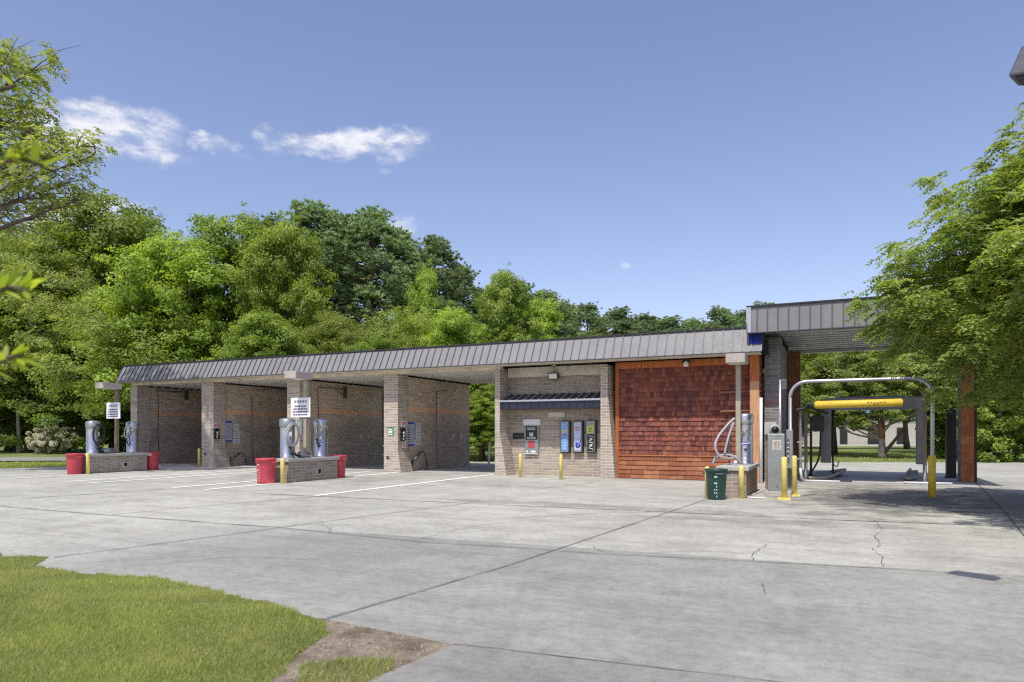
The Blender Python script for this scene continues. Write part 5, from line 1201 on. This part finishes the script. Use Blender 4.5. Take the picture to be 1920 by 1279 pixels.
idx = np.repeat(np.arange(len(P)), 19); o = r.randn(len(idx), 3); o /= np.linalg.norm(o, axis=1)[:, None]; o *= r.rand(len(idx), 1) ** .5; o[:, 2] *= .5
SP = P[idx] + o * Rr[idx][:, None]; SD = D[idx] * .7 + o * .6 + r.randn(len(idx), 3) * .3; SD[:, 2] *= .4; SD[:, 2] += .1
V, rn = sprays(SP, SD, r, 10, .105, .046, .6, .32); o_ = poly_mesh('crown', V, 4, rn, 'leaf_right'); o_.parent = t
g = MB(); wood(g, (0, 0, -.05), lob, rr, 6.5, .26, 5); g.build('trunk', 'bark', t)
# near tree on the left
tx, ty = W(-205, 26.0); r = np.random.RandomState(90); rr = random.Random(90)
t = thing('ash_tree', (tx, ty, 0), 'thinly leaved tree whose branches reach in at the upper left edge', 'tree')
def rel(px, py, d): x, y = W(px, d); return (x - tx, y - ty, top(px, py, d))
lob = []
for px, py, d, s in [(a_, b_, 2.05 * c_, 2.05 * d_) for a_, b_, c_, d_ in ((20, 150, 12.5, .75), (-40, 120, 13, 1.0), (70, 125, 12.5, .33), (40, 210, 12.5, .6), (-30, 260, 13, 1.0), (85, 260, 12.5, .42), (30, 300, 12, .75), (130, 275, 12.5, .42), (165, 268, 12.3, .26), (180, 290, 12.3, .22), (95, 310, 12, .55), (60, 360, 12.5, .55),
                     (130, 340, 12.3, .40), (150, 375, 12.4, .25), (-60, 400, 13.5, 1.2), (20, 400, 13, .6), (95, 395, 12.6, .35), (10, 110, 12.8, .35), (-120, 200, 13, 1.3), (-150, 330, 13, 1.4), (-220, 150, 13, 1.3))]:
    x, y, z = rel(px, py, d); lob.append((x, y, z, s, s, s * .75))
P, D, Rr = crown_pads(lob, 22, r, .35, .5, (.2, .42))
idx = np.repeat(np.arange(len(P)), 6); o = r.randn(len(idx), 3) * .5
SP = P[idx] + o * Rr[idx][:, None]; SD = D[idx] * .6 + o * .7 + r.randn(len(idx), 3) * .3; SD[:, 2] *= .5
V, rn = sprays(SP, SD, r, 7, .16, .065, .5, .26); o_ = poly_mesh('crown', V, 4, rn, 'leaf_left'); o_.parent = t
g = MB(); g.tube([(0, 0, -.05), (.1, .1, 5), (.2, .1, 9), (.1, .2, 12.5), (0, 0, 15)], [.38, .32, .26, .18, .08], 10)
for (x, y, z, s, _, _) in lob:
    st = Vector((.1, .1, max(4, min(13, z * .75)))); en = Vector((x, y, z)); mid = st.lerp(en, .5) + Vector((0, 0, .15)); g.tube(spline([st, mid, en], 4), [.09 * (1 - .1 * q) for q in range(9)], 6)
    for q in range(7):
        e2 = en + Vector((rr.uniform(-1, 1), rr.uniform(-1, 1), rr.uniform(-.6, .8))) * s * 1.25; s0 = mid.lerp(en, rr.uniform(.5, 1)); g.tube([s0, s0.lerp(e2, .5) + Vector((0, 0, .06)), e2], [.03, .018, .006], 4)
g.build('trunk', 'bark', t)
# twiggy pale tree mid left
lob = [(x_ * 2.6, y_ * 2, z_ * 2.2, s_ * 2.5, s_ * 2.3, s_ * 2.) for x_, y_, z_, s_ in ((0, 0, 6.8, 1.8), (1.4, .5, 6.0, 1.5), (-1.5, 0, 6.2, 1.7), (1.9, 0, 4.6, 1.3), (-.6, -.5, 4.9, 1.6), (.8, .6, 3.6, 1.3), (-2, .3, 4.2, 1.5))]
x, y = W(30, 57); sp = make_tree('willowy_tree', 'pale twiggy tree with fine foliage at the left margin under the overhanging branches', lob, 60000, .24, .09, 'leaf_left', 95, 14, .16, 'bark_pale', 9, (.5, 1.1), loc=(x, y, -.03), nbr=9)
# close sprigs from a shrub beside the photographer
def sprig(name, pts, label, leaves, seed):
    r = random.Random(seed); base = W(pts[0][0], pts[0][2]); t = thing(name, (base[0], base[1], 0), label, 'leafy branch', 'blurred leafy twigs close at the left edge')
    P = [Vector((*W(px, d), top(px, py, d))) - Vector((base[0], base[1], 0)) for px, py, d in pts]; S = spline(P, 6); g = MB(); g.tube([(P[0].x - .5, P[0].y - .3, 0), P[0].lerp(Vector((P[0].x - .5, P[0].y - .3, 0)), .3)] + S, .006, 6); g.build('twig', 'bark', t)
    vs = []; rn = []
    for i in range(leaves):
        c = S[int((i + 1) / leaves * (len(S) - 1))]; dr = (S[-1] - S[0]).normalized(); out = (dr * r.uniform(.2, 1) + Vector((r.uniform(-.7, .7), r.uniform(-.7, .7), r.uniform(-.8, .6)))).normalized()
        w_ = out.cross(Vector((r.uniform(-.3, .3), r.uniform(-.3, .3), 1))).normalized(); ll, lw = r.uniform(.045, .085), r.uniform(.007, .012)
        vs += [c, c + out * ll * .35 + w_ * lw, c + out * ll * .75 + w_ * lw * .7, c + out * ll, c + out * ll * .75 - w_ * lw * .7, c + out * ll * .35 - w_ * lw]; rn.append(r.random())
    o = poly_mesh('leaves', np.array([tuple(q) for q in vs]), 6, rn, 'leaf_sprig'); o.parent = t
sprig('leafy_twig', [(-80, 330, 2.2), (-20, 310, 2.2), (40, 300, 2.2), (80, 312, 2.2)], 'blurred twig close to the camera, upper one at the left edge', 44, 1)
sprig('leafy_twig', [(-80, 600, 2.0), (-30, 560, 2.0), (15, 540, 2.0), (55, 545, 2.0)], 'blurred twig close to the camera, middle one at the left edge', 40, 2)
sprig('leafy_twig', [(-60, 720, 2.0), (-20, 690, 2.0), (20, 670, 2.0), (45, 668, 2.0)], 'blurred twig close to the camera, lowest at the left edge', 26, 3)
sprig('leafy_twig', [(-60, 190, 2.4), (-20, 175, 2.4), (15, 165, 2.4), (28, 160, 2.4)], 'blurred yellowish twig at the top left edge', 14, 4)
# ------------------------------------------------------------------ beige building behind
a, b_ = Vector((*W(1508, 88), 0)), Vector((*W(1738, 90), 0)); u = (b_ - a).normalized(); v_ = Vector((-u.y, u.x, 0)); Lb = (b_ - a).length
t = thing('metal_building', (a.x, a.y, 0), 'low beige ribbed metal building with dark doors beyond the automatic bay', 'building', None, math.atan2(u.y, u.x))
g = MB(); g.box(0, Lb, 0, 12, 0, 4.2)
g.build('wall', 'beige_metal', t)
g = MB()
for i in range(int(Lb / .45)): g.box(i * .45, i * .45 + .06, -.05, -.002, .6, 4.1)
g.build('ribs', 'concrete_pale', t)
g = MB(); g.hexa([(-.6, -.7, 4.21), (Lb + .5, -.7, 4.21), (Lb + .5, 12.5, 4.21), (-.6, 12.5, 4.21), (-.4, 5, 5.6), (Lb + .2, 5, 5.6), (Lb + .2, 7, 5.6), (-.4, 7, 5.6)]); g.build('roof', 'teal_roof', t)
for xx, wd, h in ((8.6, 2.2, 2.6), (12.6, 1.4, 2.3), (4.8, 1.0, 2.0)):
    g = MB(); g.box(xx, xx + wd, -.09, -.052, .1, h); g.build('door', 'dark_glass', t)
g = MB(); g.prism([tuple((a - u * 3 - v_ * 2.5).xy), tuple((b_ + u * 3 - v_ * 2.5).xy), tuple((b_ + u * 3 - v_ * .2).xy), tuple((a - u * 3 - v_ * .2).xy)], -.04, .12); tag(g.build('walkway', 'concrete_pale'), kind='structure')
# post seen in the gap beside the niche
x, y = W(916, 33); t = thing('marker_post', (x, y, -.05), 'short white leaning post on the grass seen through the gap', 'post'); g = MB(); g.tube([(0, 0, 0), (.06, 0, 1.15)], .06, 10); g.build('post', 'pvc', t); g = MB(); g.tube([(.06, 0, 1.152), (.061, 0, 1.2)], .075, 10); g.build('cap', 'pvc', t)
# grass tufts of the far lawns
def fl2(q): return np.ones(len(q)) * .999
fp = [(-32, 34), (-18, 34.4), (.65, 42.6), (8.5, 46.3), (20, 52), (30, 70), (-10, 70), (-60, 60), (-60, 40)]
tag(blades('far_grass', 'grass_blade', fp, 60000, .05, .12, .05, 12, -.05, None), 'sunlit lawn beyond the wash building', 'grass', kind='stuff')
fp = [(-33.9, 25.9), (-33.6, 21), (-34.6, 18.2), (-42, 14.5), (-60, 12), (-60, 27), G(0, 865.5), G(130, 865)]
tag(blades('side_grass', 'grass_blade', fp, 40000, .04, .09, .04, 13, -.05, None), 'shaded strip of lawn at the left before the side road', 'grass', kind='stuff')
